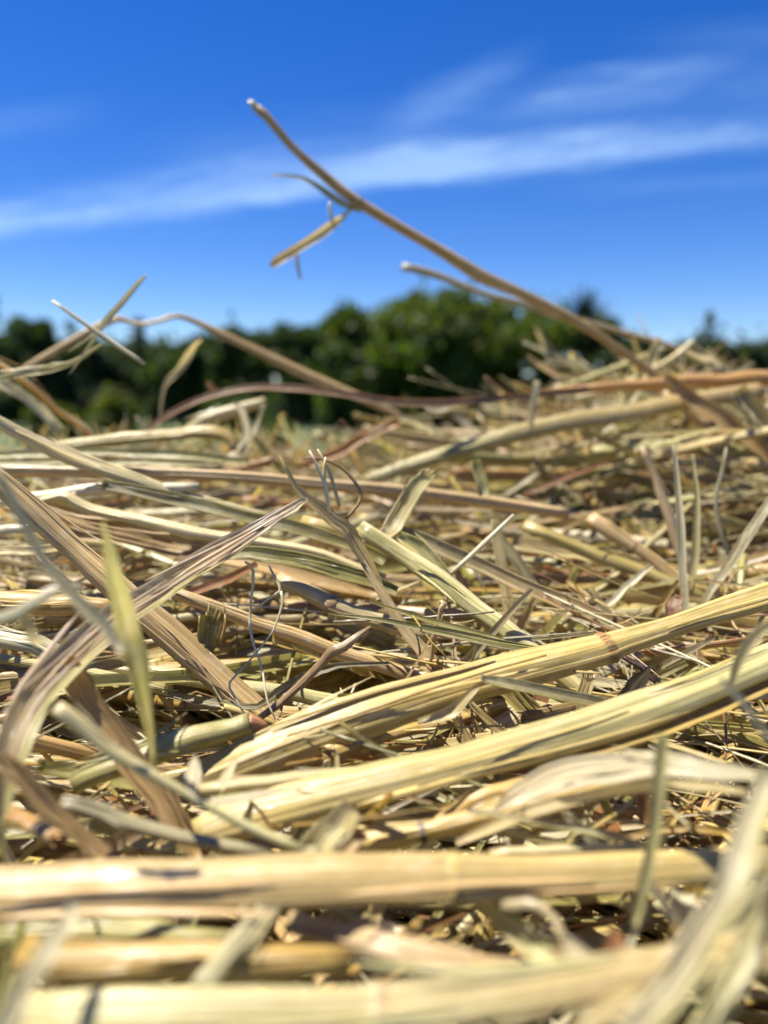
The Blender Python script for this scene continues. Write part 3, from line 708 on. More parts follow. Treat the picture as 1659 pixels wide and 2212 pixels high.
H('dry_leaf', 'whitish tan leaf with torn threads at the edge over the pale split stalk', 'flat', 'pale', [(1690, 1335, 16, 92), (1645, 1362, 22, 92), (1608, 1405, 26, 93), (1588, 1450, 20, 94), (1578, 1492, 10, 95)], curl=.5, twist=1.2, fray=(('b', 3),))
H('grass_blade', 'blurred pale stem crossing in front of the pale split stalk', 'flat', 'silver', [(1556, 1466, 14, 84), (1590, 1500, 18, 84), (1625, 1548, 18, 84), (1690, 1630, 16, 84)], curl=.4)
H('grass_blade', 'blurred upright olive blade crossing the broad white sheath', 'flat', 'lime', [(1434, 1588, 26, 78), (1428, 1660, 28, 78), (1418, 1740, 28, 78), (1404, 1830, 27, 78), (1390, 1920, 24, 78), (1372, 2000, 16, 78)], curl=.5, ref='upright olive blade', face=.3)
H('grass_blade', 'thin grey green stem lying across the near level stalk', 'flat', 'grey', [(1008, 1748, 8, 97), (1080, 1760, 13, 96), (1180, 1778, 16, 95), (1280, 1800, 18, 93), (1380, 1825, 18, 91), (1460, 1850, 17, 90), (1560, 1880, 12, 89)], curl=.5, edge=('green', 1))
H('straw_splinter', 'bright white flat splinter with a split end under the white sheath', 'flat', 'white', [(1220, 1756, 16, 104), (1250, 1788, 26, 104), (1298, 1842, 20, 104)], curl=.3, fray=(('a', 4),))
H('straw_stalk', 'white yellow stalk edge showing just above the near level stalk', 'tube', 'pale', [(1060, 1846, 18, 94), (1150, 1838, 22, 94), (1290, 1832, 22, 94), (1400, 1838, 16, 94)], flat=.8)
H('stem_stub', 'rust brown stub standing below the white sheath', 'flat', 'rust', [(1384, 1688, 26, 106), (1388, 1730, 28, 106), (1392, 1780, 22, 106)], curl=.4, th=.1)
H('stem_stub', 'short olive stub bent below the white sheath', 'flat', 'olive', [(1288, 1700, 16, 106), (1302, 1730, 24, 106), (1318, 1768, 18, 106)], curl=.5, th=.1)

# ---- the blurred foreground
H('straw_stalk', 'very thick level stalk stretching across the blurred foreground', 'tube', 'tan',
  [(-60, 1930, 119, 80), (60, 1927, 117.2, 80), (300, 1916, 111.6, 80), (600, 1905, 107.9, 81), (800, 1900, 104.2, 81.5), (960, 1896, 100.4, 82), (1000, 1894, 100.4, 82), (1200, 1888, 91.1, 83), (1400, 1878, 78.1, 85), (1560, 1868, 68.8, 87), (1680, 1862, 65.1, 89)],
  flat=.6, wob=.02, m=40, col2='yellow', ref='very thick level stalk', parts=[
      ('joint', 'tube', 'yellow', [(966, 1896, 110, 82), (978, 1895, 114, 82), (990, 1894, 110, 82)], dict(flat=.86, m=24))])
H('straw_stalk', 'thick pale stalk lying level along the bottom edge', 'tube', 'lime',
  [(60, 2190, 84.6, 64), (200, 2188, 88.2, 64), (450, 2184, 88.2, 64), (700, 2180, 88.2, 64.5), (820, 2176, 88.2, 65), (1000, 2160, 86.4, 65), (1200, 2128, 82.8, 66), (1350, 2096, 81, 67), (1520, 2070, 81, 69), (1720, 2050, 81, 71)],
  flat=.62, wob=.02, m=40, col2='tan', ref='bottom level stalk', parts=[
      ('joint', 'tube', 'tan', [(800, 2177, 101, 64.8), (815, 2176, 106, 64.8), (830, 2175, 101, 64.8)], dict(flat=.82, m=24))])
H('grass_blade', 'blurred grey white blade rising from the bottom corner', 'flat', 'silver', [(-30, 2270, 54.4, 58), (30, 2170, 51, 59), (90, 2080, 45.9, 61), (140, 2000, 39.1, 64), (165, 1950, 25.5, 66)], curl=.5)
H('straw_stalk', 'short grey green stalk slanting out from under the very thick level stalk', 'tube', 'grey', [(430, 2145, 56, 70), (490, 2070, 60, 74), (560, 1990, 60, 78), (630, 1915, 58, 83), (690, 1850, 52, 88)], flat=.75, edge=('olive', 1))
H('stem_stub', 'pale green stub standing behind the very thick level stalk', 'flat', 'lime', [(655, 1880, 56, 90), (690, 1825, 66, 91), (730, 1782, 68, 92), (768, 1745, 50, 93)], curl=.5, th=.12, col2='pale')
H('stem_stub', 'pinkish stub beside the pale green one behind the thick level stalk', 'flat', 'pink', [(720, 1872, 34, 93), (752, 1832, 40, 94), (788, 1796, 30, 95)], curl=.5, th=.12)
H('grass_blade', 'large pale blurred stalk rising steeply in the near corner', 'flat', 'silver', [(1360, 2260, 68.9, 58), (1440, 2150, 68.9, 59), (1520, 2030, 65.6, 61), (1580, 1910, 60.7, 63), (1625, 1790, 54.1, 66), (1670, 1670, 47.6, 70)], curl=.6, th=.12, edge=('lime', 1), ref='large pale blurred stalk')
H('grass_blade', 'large green blurred blade beside the pale one in the near corner', 'flat', 'lime', [(1500, 2280, 65.6, 60), (1560, 2160, 64, 62), (1610, 2060, 60.7, 64), (1660, 1960, 57.4, 66), (1700, 1880, 49.2, 68)], curl=.5, col2='grey')
H('straw_splinter', 'blurred white splinter leaning by the foot of the upright olive blade', 'flat', 'white', [(1385, 1880, 16, 80), (1420, 1932, 24, 80), (1462, 1996, 20, 80)], curl=.3)
H('dry_twig', 'dark grey green stem slanting behind the near level stalk', 'tube', 'slate', [(130, 1730, 32, 92), (180, 1748, 35.2, 92), (260, 1774, 35.2, 92), (330, 1790, 30.4, 92), (450, 1818, 28.8, 92), (580, 1850, 25.6, 92)], flat=.7, col2='grey', ref='dark grey green stem')
H('straw_stalk', 'wide tan stalk leaning down from the twisted leaf', 'flat', 'tan', [(140, 1420, 47.6, 106), (175, 1480, 54.4, 106), (225, 1566, 57.8, 105), (280, 1648, 59.5, 104), (340, 1725, 57.8, 103), (400, 1800, 52.7, 102), (440, 1850, 45.9, 101)], curl=.6, th=.12, ref='wide tan leaning stalk')
H('straw_stalk', 'thin blurred stalk curving in front of the wide tan leaning one', 'tube', 'pale', [(120, 1530, 30.6, 88), (160, 1562, 35.7, 88), (220, 1608, 34, 88), (280, 1644, 28.9, 88), (350, 1686, 22.1, 88), (450, 1741, 20.4, 88), (550, 1791, 22.1, 88), (660, 1842, 23.8, 88)], flat=.75, col2='lime')
H('straw_stalk', 'wide brown tan stalk blurred in the lower corner under the dark stem', 'flat', 'tan', [(0, 1640, 40.3, 88), (50, 1690, 44.6, 88), (110, 1752, 46.1, 88), (180, 1810, 44.6, 88), (250, 1862, 40.3, 88)], curl=.5, th=.12, face=.3)
H('grass_blade', 'pale green blade lying slantwise below the very thick level stalk', 'flat', 'lime', [(1010, 1925, 44, 84), (1060, 1966, 54, 82), (1120, 2014, 58, 80), (1200, 2075, 54, 77)], curl=.5)
H('dry_twig', 'pinkish brown bent twig below the very thick level stalk', 'thin', 'mauve', [(1085, 1950, 22, 80), (1145, 1958, 24, 79), (1185, 1972, 20, 78), (1205, 2000, 20, 77), (1226, 2038, 18, 76)], wob=.2, m=10)
H('chaff_husk', 'pinkish white husk of cupped petals lying beside the bottom level stalk', 'flat', 'pink',
  [(1195, 2040, 20, 74), (1230, 2075, 60, 73), (1290, 2092, 66, 72), (1350, 2080, 30, 72)], curl=.7, m=10, parts=[
      ('petal', 'flat', 'white', [(1215, 2020, 10, 73), (1245, 2060, 44, 72), (1290, 2100, 30, 71)], dict(curl=.6)),
      ('petal', 'flat', 'rust', [(1325, 2000, 8, 75), (1330, 2040, 40, 74), (1315, 2085, 30, 73)], dict(curl=.6)),
      ('petal', 'flat', 'pink', [(1370, 2050, 8, 74), (1330, 2075, 36, 73), (1280, 2098, 30, 72)], dict(curl=.6))])
H('straw_stalk', 'golden brown stalk in shade between the two level foreground stalks', 'tube', 'gold', [(60, 2068, 84, 76), (200, 2072, 90, 76), (430, 2078, 88, 76), (620, 2080, 76, 76), (760, 2072, 60, 77)], flat=.8)
H('straw_stalk', 'pinkish stalk sloping down between the two level foreground stalks', 'tube', 'pink', [(620, 1990, 44, 84), (720, 2018, 50, 81), (830, 2045, 62, 78), (980, 2078, 72, 76), (1120, 2108, 66, 75)], flat=.7, col2='tan')
H('straw_stalk', 'pale stub at the bottom edge under the bottom level stalk', 'flat', 'pale', [(1235, 2240, 40, 62), (1310, 2186, 44, 63), (1390, 2140, 36, 64)], curl=.5, th=.12)
H('stem_stub', 'whitish striped flake lying under the near level stalk end', 'flat', 'white', [(1478, 1925, 48, 92), (1482, 1960, 54, 91), (1490, 2000, 44, 90)], curl=.3)
H('straw_stalk', 'grey green stalk level at the edge beneath the twisted leaf', 'tube', 'grey', [(-40, 1372, 42, 128), (30, 1384, 44, 128), (120, 1405, 44, 128), (200, 1430, 40, 128)], flat=.6)
H('stem_stub', 'blurred pale stub leaning at the edge of the twisted leaf', 'flat', 'pale', [(44, 1322, 16, 90), (62, 1352, 24, 90), (86, 1392, 20, 90)], curl=.5, th=.12)
H('grass_blade', 'grey green blade lying along the foot of the large pale blurred stalk', 'flat', 'grey', [(1560, 2010, 40, 76), (1620, 1960, 44, 78), (1690, 1890, 40, 80)], curl=.5)
H('straw_stalk', 'golden olive stalk in shade under the bottom left of the level stalk', 'tube', 'olive', [(-40, 2010, 60, 86), (120, 2014, 64, 86), (330, 2022, 60, 86), (500, 2034, 50, 86)], flat=.8)


# ------------------------------------------------------------------ setting: lawn
def leaf_material(name, rough=.6):
    m = bpy.data.materials.new(name)
    m.use_nodes = True
    t = m.node_tree
    t.nodes.clear()
    g = NG(t)
    tint = g.n('ShaderNodeAttribute', attribute_name='tint').outputs['Color']
    bs = g.n('ShaderNodeBsdfPrincipled')
    t.links.new(tint, bs.inputs['Base Color'])
    bs.inputs['Roughness'].default_value = rough
    tr = g.n('ShaderNodeBsdfTranslucent')
    t.links.new(g.mix(1.0, tint, (1.0, 1.0, .35, 1), 'MULTIPLY'), tr.inputs[0])
    mx = g.n('ShaderNodeMixShader')
    mx.inputs[0].default_value = .55
    t.links.new(bs.outputs[0], mx.inputs[1])
    t.links.new(tr.outputs[0], mx.inputs[2])
    out = g.n('ShaderNodeOutputMaterial')
    t.links.new(mx.outputs[0], out.inputs[0])
    return m


def plain_material(name, a, b, scale, rough=.85, bump=0.0, stretch=(1, 1, 1)):
    m = bpy.data.materials.new(name)
    m.use_nodes = True
    t = m.node_tree
    g = NG(t)
    bs = t.nodes['Principled BSDF']
    tc = g.n('ShaderNodeTexCoord')
    v = g.scl(tc.outputs['Object'], stretch)
    n1 = g.noise(v, scale, 5, .6)
    n2 = g.noise(v, scale * 7, 3, .6)
    f = g.rng(g.m('MULTIPLY_ADD', n2, .5, g.m('MULTIPLY', n1, .5)), .35, .65)
    t.links.new(g.mix(f, (*a, 1), (*b, 1)), bs.inputs['Base Color'])
    bs.inputs['Roughness'].default_value = rough
    if bump:
        bp = g.n('ShaderNodeBump')
        bp.inputs['Strength'].default_value = bump
        bp.inputs['Distance'].default_value = .02
        t.links.new(n2, bp.inputs['Height'])
        t.links.new(bp.outputs[0], bs.inputs['Normal'])
    return m


M_LEAF = leaf_material('leaf_skin')
M_BARK = plain_material('bark', (.10, .075, .05), (.20, .16, .11), 6, .9, .6, (1, 1, .2))
M_LAWN = plain_material('lawn_grass', (.030, .055, .014), (.075, .105, .030), .35, .95, .5)
M_WALL = plain_material('house_render', (.42, .36, .30), (.52, .46, .39), 2, .9, .2)
M_TILE = plain_material('roof_tiles', (.30, .11, .07), (.42, .17, .10), 3, .8, .4)
M_PANE = plain_material('window_pane', (.03, .04, .05), (.05, .06, .07), 2, .1)

n_ = 25
xs = np.linspace(-600, 600, n_)
gx, gy = np.meshgrid(xs, xs)
gz = .12 * np.sin(gx / 37.0) * np.cos(gy / 51.0)
ii = (np.arange(n_ - 1)[:, None] * n_ + np.arange(n_ - 1)[None]).ravel()
lawn = link('lawn', new_mesh('lawn', np.column_stack((gx.ravel(), gy.ravel(), gz.ravel() - .05)), np.column_stack((ii, ii + 1, ii + n_ + 1, ii + n_)), mat=M_LAWN))
tag(lawn, kind='structure')


# ------------------------------------------------------------------ trees and shrubs behind the bale
def leaves(rg, C, size, aspect, cols, upright):
    """one folded leaf at each row of C"""
    n = len(C)
    d = rg.normal(0, 1, (n, 3))
    d[:, 2] = d[:, 2] * .6 + upright
    d /= np.linalg.norm(d, axis=1)[:, None]
    s = np.cross(d, rg.normal(0, 1, (n, 3)))
    s /= np.linalg.norm(s, axis=1)[:, None] + 1e-9
    nn = np.cross(d, s)
    L = size * rg.uniform(.6, 1.35, n)[:, None]
    w = L * aspect * .5
    b, tip = C - d * L * .5, C + d * L * .5
    mid = C + nn * w * .25
    V = np.stack((b, mid - nn * w * .5 + s * w, tip, mid - nn * w * .5 - s * w), 1).reshape(-1, 3)
    Q = np.arange(n * 4).reshape(n, 4)
    pick = rg.integers(0, len(cols), n)
    t = np.array(cols)[pick] * rg.uniform(.7, 1.3, n)[:, None]
    return V, Q, np.repeat(t, 4, 0)


G_DARK = [(.040, .074, .018), (.056, .094, .020), (.046, .078, .026)]
G_MID = [(.065, .12, .014), (.095, .13, .014), (.12, .14, .02), (.045, .09, .014)]
G_YEL = [(.12, .12, .02), (.09, .11, .022), (.15, .14, .03)]
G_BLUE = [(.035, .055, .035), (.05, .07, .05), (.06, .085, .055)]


def tree(name, label, cat, u, v_top, D, half, cols, group, seed, n=2600, leaf=.14, aspect=.4, upright=.4, low=.02, shape='round', clumps=26, trunk=.08):
    rg = np.random.default_rng(seed)
    r = ray(u, 850)
    x, y = r[0] / r[1] * D, D
    top = CAM_Z + (850 - v_top) / F * D
    hw = half / F * D
    root = bpy.data.objects.new(name, None)
    COL.objects.link(root)
    root.location = (x, y, 0)
    tag(root, label, cat, group)
    zb = top * low
    # clumps of leaves through the crown
    pts = []
    ctr = []
    for i in range(clumps):
        f = rg.uniform(0, 1)
        z = zb + (top - zb) * f
        if shape == 'cone':
            rad = hw * (1 - f) ** .8
        elif shape == 'column':
            rad = hw * (.55 + .45 * math.sin(math.pi * min(1, f * 1.1)))
        else:
            rad = hw * math.sqrt(max(.02, 1 - (f * 1.25 - .45) ** 2 / .75)) if f > .36 else hw * (.85 + .15 * f / .36)
        a = rg.uniform(0, 2 * math.pi)
        q = rad * math.sqrt(rg.uniform(.15, 1))
        cr = min(hw, (top - zb) * .5) * rg.uniform(.30, .50)
        c = np.array((math.cos(a) * q * .85, math.sin(a) * q * .85, min(z, top - cr * .55)))
        ctr.append(c)
        k = 3 * n // clumps
        e = rg.normal(0, 1, (k, 3))
        e /= np.linalg.norm(e, axis=1)[:, None]
        e *= (rg.uniform(0, 1, k) ** .5)[:, None] * cr * np.array((1, 1, .85))
        pts.append(c + e)
    if shape != 'cone':                      # loose shoots that break the outline
        for i in range(clumps // 2):
            c = ctr[rg.integers(0, clumps)]
            k = 14
            tt = np.linspace(0, 1, k)[:, None]
            dirv = np.array((rg.normal(0, .25), rg.normal(0, .25), 1.0))
            pts.append(c + dirv * tt * hw * rg.uniform(.3, .55) + rg.normal(0, leaf * .3, (k, 3)))
    C = np.vstack(pts)
    C = C[C[:, 2] > .05]
    V, Q, T = leaves(rg, C, leaf, aspect, cols, upright)
    link('crown', new_mesh(name + '_crown', V, Q, T, None, M_LEAF), root)
    tr = max(.03, hw * trunk)
    P = np.array([(0, 0, 0), (.04 * hw, 0, top * .3), (-.03 * hw, .02, top * .6), (0, 0, top * .9)])
    Wd = np.array([2.2, 1.7, 1.1, .3]) * tr
    parts = []
    pr = prof_tube(9, 1, rg)
    v, q, f = sweep(P, Wd, pr, (0, 1, 0))
    parts.append((v, q, f, np.ones_like(v)))
    for c in ctr[:8]:
        z0 = min(c[2] * .6, top * .6)
        PP = np.array([(0, 0, z0), c * .55 + np.array((0, 0, z0 * .35)), c])
        v, q, f = sweep(PP, np.array([.9, .6, .2]) * tr, prof_tube(6, 1, rg), (.1, 1, 0))
        parts.append((v, q, f, np.ones_like(v)))
    v, q, f, t = join(parts)
    link('trunk', new_mesh(name + '_trunk', v, q, t, None, M_BARK), root)
    return root


BG = 'shrubs and trees behind the hay bale'
tree('leafy_bush', 'big dark green bush with upright leaves, tallest and centremost of the bush row', 'bush', 945, 652, 14, 165, G_MID, BG, 1, n=5200, leaf=.22, upright=.9, clumps=44)
tree('leafy_bush', 'rounded dark bush at the lower shoulder of the big bush', 'bush', 790, 684, 14.5, 120, G_DARK + G_MID, BG, 2, n=3600, leaf=.20, upright=.8, clumps=34)
tree('leafy_bush', 'green bush joined to the big bush under the fork of the long stalk', 'bush', 1110, 664, 14, 140, G_MID, BG, 3, n=4200, leaf=.22, upright=.9, clumps=38)
tree('leafy_bush', 'duller grey green bush below the feathery plume', 'bush', 1262, 702, 15, 110, G_BLUE + G_DARK, BG, 4, n=3000, leaf=.2, upright=.7, clumps=28)
tree('yellow_shrub', 'yellow green shrub below the arching bent stalk', 'shrub', 238, 852, 12, 66, G_YEL + G_MID, BG, 5, n=1500, leaf=.13, clumps=18, low=.05)
tree('yellow_shrub', 'low yellow green shrub half hidden behind the broad tan stalk', 'shrub', 120, 872, 11.5, 80, G_YEL + G_MID + G_DARK, BG, 6, n=1400, leaf=.13, clumps=18, low=.05)
tree('yellow_shrub', 'small olive shrub between the dark trees and the yellow shrub', 'shrub', 520, 862, 13, 120, G_DARK + G_MID, BG, 16, n=2000, leaf=.14, clumps=22, low=.05)
tree('round_tree', 'dark round tree behind the crossed splinters', 'tree', 72, 698, 26, 62, G_DARK, BG, 7, n=2400, leaf=.3)
tree('round_tree', 'dark tree cut by the picture edge beyond the feathery blade', 'tree', -22, 640, 24, 52, G_DARK, BG, 8, n=2400, leaf=.3)
tree('round_tree', 'low dark tree between the round tree and the narrow pointed one', 'tree', 195, 742, 28, 95, G_DARK + G_BLUE, BG, 9, n=2800, leaf=.3)
tree('pointed_tree', 'narrow pointed dark tree seen under the peak of the bent stalk', 'tree', 308, 694, 30, 22, G_DARK, BG, 10, n=1300, leaf=.28, shape='cone', upright=.7, low=.05)
tree('round_tree', 'low dark tree under the flat peak of the bent stalk', 'tree', 390, 752, 27, 90, G_DARK, BG, 11, n=2600, leaf=.3)
tree('round_tree', 'rounded dark tree behind the sloping part of the bent stalk', 'tree', 525, 716, 26, 80, G_DARK, BG, 12, n=2800, leaf=.3)
tree('round_tree', 'dark tree filling the gap before the bush row', 'tree', 640, 712, 25, 80, G_DARK, BG, 13, n=2800, leaf=.3)
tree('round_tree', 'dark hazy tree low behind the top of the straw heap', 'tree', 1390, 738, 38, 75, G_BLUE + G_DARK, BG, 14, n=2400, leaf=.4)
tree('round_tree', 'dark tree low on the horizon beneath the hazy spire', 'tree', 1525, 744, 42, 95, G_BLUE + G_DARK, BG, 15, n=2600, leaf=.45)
tree('pointed_tree', 'hazy grey green spire standing above the low trees', 'tree', 1524, 672, 80, 16, [(.14, .18, .17), (.16, .20, .19)], BG, 17, n=900, leaf=.7, shape='cone', upright=.6, low=.05)  # distance haze put into the leaf colours, paler than the leaves themselves
tree('round_tree', 'dark tree partly hiding the red roofed house', 'tree', 1650, 752, 52, 70, G_DARK + G_BLUE, BG, 18, n=2200, leaf=.5)

for j, (u_, t_, h_) in enumerate(((20, 738, 110), (150, 745, 110), (270, 745, 110), (345, 750, 100), (455, 735, 110), (585, 730, 110), (700, 722, 100), (1320, 752, 90), (1450, 752, 95), (1590, 752, 100))):
    what = ['broad tree at the edge of the far dark row', 'broad tree behind the round tree in the far row', 'broad tree behind the narrow pointed tree', 'broad tree under the flat peak of the bent stalk in the far row',
            'broad tree behind the sloping bent stalk in the far row', 'broad tree filling the far row behind the rounded trees', 'broad tree in the far row next to the bush row',
            'broad tree in the far row behind the grey green bush', 'broad tree in the far row between the heap and the hazy spire', 'broad tree in the far row beside the red roofed house'][j]
    tree('broad_tree', 'dark ' + what, 'tree', u_, t_, 44, h_, G_DARK + G_BLUE, BG, 40 + j, n=1800, leaf=.5)

# feathery plume: a tuft of long arching blades on a short trunk
rg = np.random.default_rng(31)
D = 18.0
r = ray(1255, 850)
root = bpy.data.objects.new('feathery_palm', None)
COL.objects.link(root)
root.location = (r[0] / r[1] * D, D, 0)
tag(root, 'feathery tuft of long grey green blades spraying above the bush row', 'palm', BG)
topz = CAM_Z + (850 - 705) / F * D
parts = []
for i in range(90):
    a, e = rg.uniform(0, 6.283), rg.uniform(.15, 1.45)
    d = np.array((math.cos(a) * math.cos(e), math.sin(a) * math.cos(e), math.sin(e)))
    L = rg.uniform(.65, 1.15) * .95
    P = np.array([(0, 0, topz), np.array((0, 0, topz)) + d * L * .5, np.array((0, 0, topz)) + d * L * .9 + np.array((0, 0, -.10 * math.cos(e)))])
    v, q, f = sweep(P, np.array([.05, .06, .012]), prof_flat(3, .4, .12), (.2, .1, 1))
    parts.append((v, q, f, np.repeat(np.array([G_BLUE[i % 3]]) * rg.uniform(.8, 1.4), len(v), 0)))
v, q, f, t = join(parts)
link('crown', new_mesh('palm_crown', v, q, t, None, M_LEAF), root)
v, q, f = sweep(np.array([(0, 0, 0), (.03, 0, topz * .5), (0, 0, topz + .05)]), np.array([.34, .26, .2]), prof_tube(10, 1, rg), (0, 1, 0))
link('trunk', new_mesh('palm_trunk', v, q, None, None, M_BARK), root)


def box(lo, hi):
    (x0, y0, z0), (x1, y1, z1) = lo, hi
    V = np.array([(x0, y0, z0), (x1, y0, z0), (x1, y1, z0), (x0, y1, z0), (x0, y0, z1), (x1, y0, z1), (x1, y1, z1), (x0, y1, z1)])
    return V, np.array([(0, 3, 2, 1), (4, 5, 6, 7), (0, 1, 5, 4), (1, 2, 6, 5), (2, 3, 7, 6), (3, 0, 4, 7)])


def flat_shade(me):
    me.polygons.foreach_set('use_smooth', np.zeros(len(me.polygons), bool))
    return me


root = bpy.data.objects.new('house', None)
COL.objects.link(root)
D = 56.0
r = ray(1668, 850)
root.location = (r[0] / r[1] * D, D, 0)
tag(root, 'distant house with a red tiled roof at the picture edge', 'house')
V, Q = box((-2.4, -1.8, 0), (2.4, 1.8, 2.7))
link('wall', flat_shade(new_mesh('house_wall', V, Q, mat=M_WALL)), root)
V = np.array([(-2.7, -2.1, 2.68), (2.7, -2.1, 2.68), (2.7, 2.1, 2.68), (-2.7, 2.1, 2.68), (-2.7, -.02, 4.0), (2.7, -.02, 4.0), (2.7, .02, 4.0), (-2.7, .02, 4.0)])
link('roof', flat_shade(new_mesh('house_roof', V, Q, mat=M_TILE)), root)
for x0 in (-1.7, .7):
    V, Q = box((x0, -1.83, 1.0), (x0 + 1.0, -1.795, 2.1))
    link('window', flat_shade(new_mesh('house_window', V, Q, mat=M_PANE)), root)
V, Q = box((-.45, -1.83, 0.02), (.45, -1.795, 2.05))
link('door', flat_shade(new_mesh('house_door', V, Q, mat=M_BARK)), root)


# ------------------------------------------------------------------ the hay bale under the loose straw
def heap(x, y):
    """height of the top of the loose straw above the plain slope"""
    h = -.003 + .0065 * np.sin(x * 55 + 1.3) * np.cos(y * 48) + .0035 * np.sin(x * 121 + y * 90)
    h = h + .026 * np.exp(-((x - .165) / .085) ** 2 - ((y - .37) / .09) ** 2)
    for hx, hy, hd, hr in ((-.019, .143, .012, .022), (.010, .124, .010, .016), (.09, .225, .011, .04), (-.05, .16, .008, .02)):
        h = h - hd * np.exp(-((x - hx) ** 2 + (y - hy) ** 2) / hr ** 2)
    h = h - .011 * np.clip((y - .28) / .12, 0, 1) * (1 - np.clip((x - .02) / .08, 0, 1))
    h = h - .9 * np.maximum(0, y - .43) ** 1.1
    return h


def top_z(x, y):
    return CAM_Z + H0 + SL * y + heap(x, y)


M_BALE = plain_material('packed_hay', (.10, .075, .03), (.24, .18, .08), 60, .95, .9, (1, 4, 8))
nx, ny = 60, 60
gx, gy = np.meshgrid(np.linspace(-.5, .5, nx), np.linspace(-.14, .52, ny))
rg = np.random.default_rng(3)
gz = top_z(gx, np.clip(gy, 0, 1)) - .050 + rg.normal(0, .0015, gx.shape)
ii = (np.arange(ny - 1)[:, None] * nx + np.arange(nx - 1)[None]).ravel()
V = [np.column_stack((gx.ravel(), gy.ravel(), gz.ravel()))]
Q = [np.column_stack((ii, ii + 1, ii + nx + 1, ii + nx))]
rim = np.concatenate((np.arange(nx), np.arange(1, ny) * nx + nx - 1, (ny - 1) * nx + np.arange(nx - 2, -1, -1), np.arange(ny - 2, 0, -1) * nx))
o_ = nx * ny
low = V[0][rim].copy()
low[:, 2] = -.04
V.append(low)
k = np.arange(len(rim))
Q.append(np.column_stack((rim[k], k + o_, (k + 1) % len(rim) + o_, rim[(k + 1) % len(rim)])))
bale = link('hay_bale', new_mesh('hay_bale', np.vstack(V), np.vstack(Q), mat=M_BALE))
tag(bale, 'packed hay bale under all the loose straw', 'hay bale')

# ------------------------------------------------------------------ build the straws of the list
STRIPS = []                                   # (owner, centre line, widths) for finding what shows


def make_hero(i, h):
    rg = np.random.default_rng(1000 + i)
    kw = dict(h['kw'])
    step = kw.pop('step', .003)
    wmax = max(p_[2] for p_ in h['pts'])
    kw.setdefault('peel', 0 if wmax < 20 or h['form'] == 'thin' else 2 if wmax < 45 else 4)
    P, Wd = from_px(h['pts'], h['lift'], 0, step)
    v, q, f, t = piece(h['form'], P, Wd, h['col'], rg, **kw)
    main = dict(LAST)
    o0 = P[len(P) // 2]
    o = link(h['name'], new_mesh(h['name'], v - o0, q, t, f, MATS[h['form']]))
    o.location = o0
    tag(o, h['label'], CATS[h['name']], h['group'])
    for pn, pf, pc, pp, pk in h['parts']:
        pk = dict(pk)
        if pn == 'joint':
            mid = pp[len(pp) // 2]
            v, q, f, t = joint_ring(main, mid, pc, h['col'], teeth=pk.get('teeth', 0))
            link(pn, new_mesh(h['name'] + '_joint', v - o0, q, t, f, MATS['tube']), o)
            continue
        pP, pW = from_px(pp, h['lift'], 0, .002)
        pk.setdefault('wob', .02)
        v, q, f, t = piece(pf, pP, pW, pc, rg, **pk)
        link(pn, new_mesh(h['name'] + '_' + pn, v - o0, q, t, f, MATS[pf]), o)
    STRIPS.append((('hero', i), P, Wd))
    h['P'] = P


for i, h in enumerate(HERO):
    make_hero(i, h)

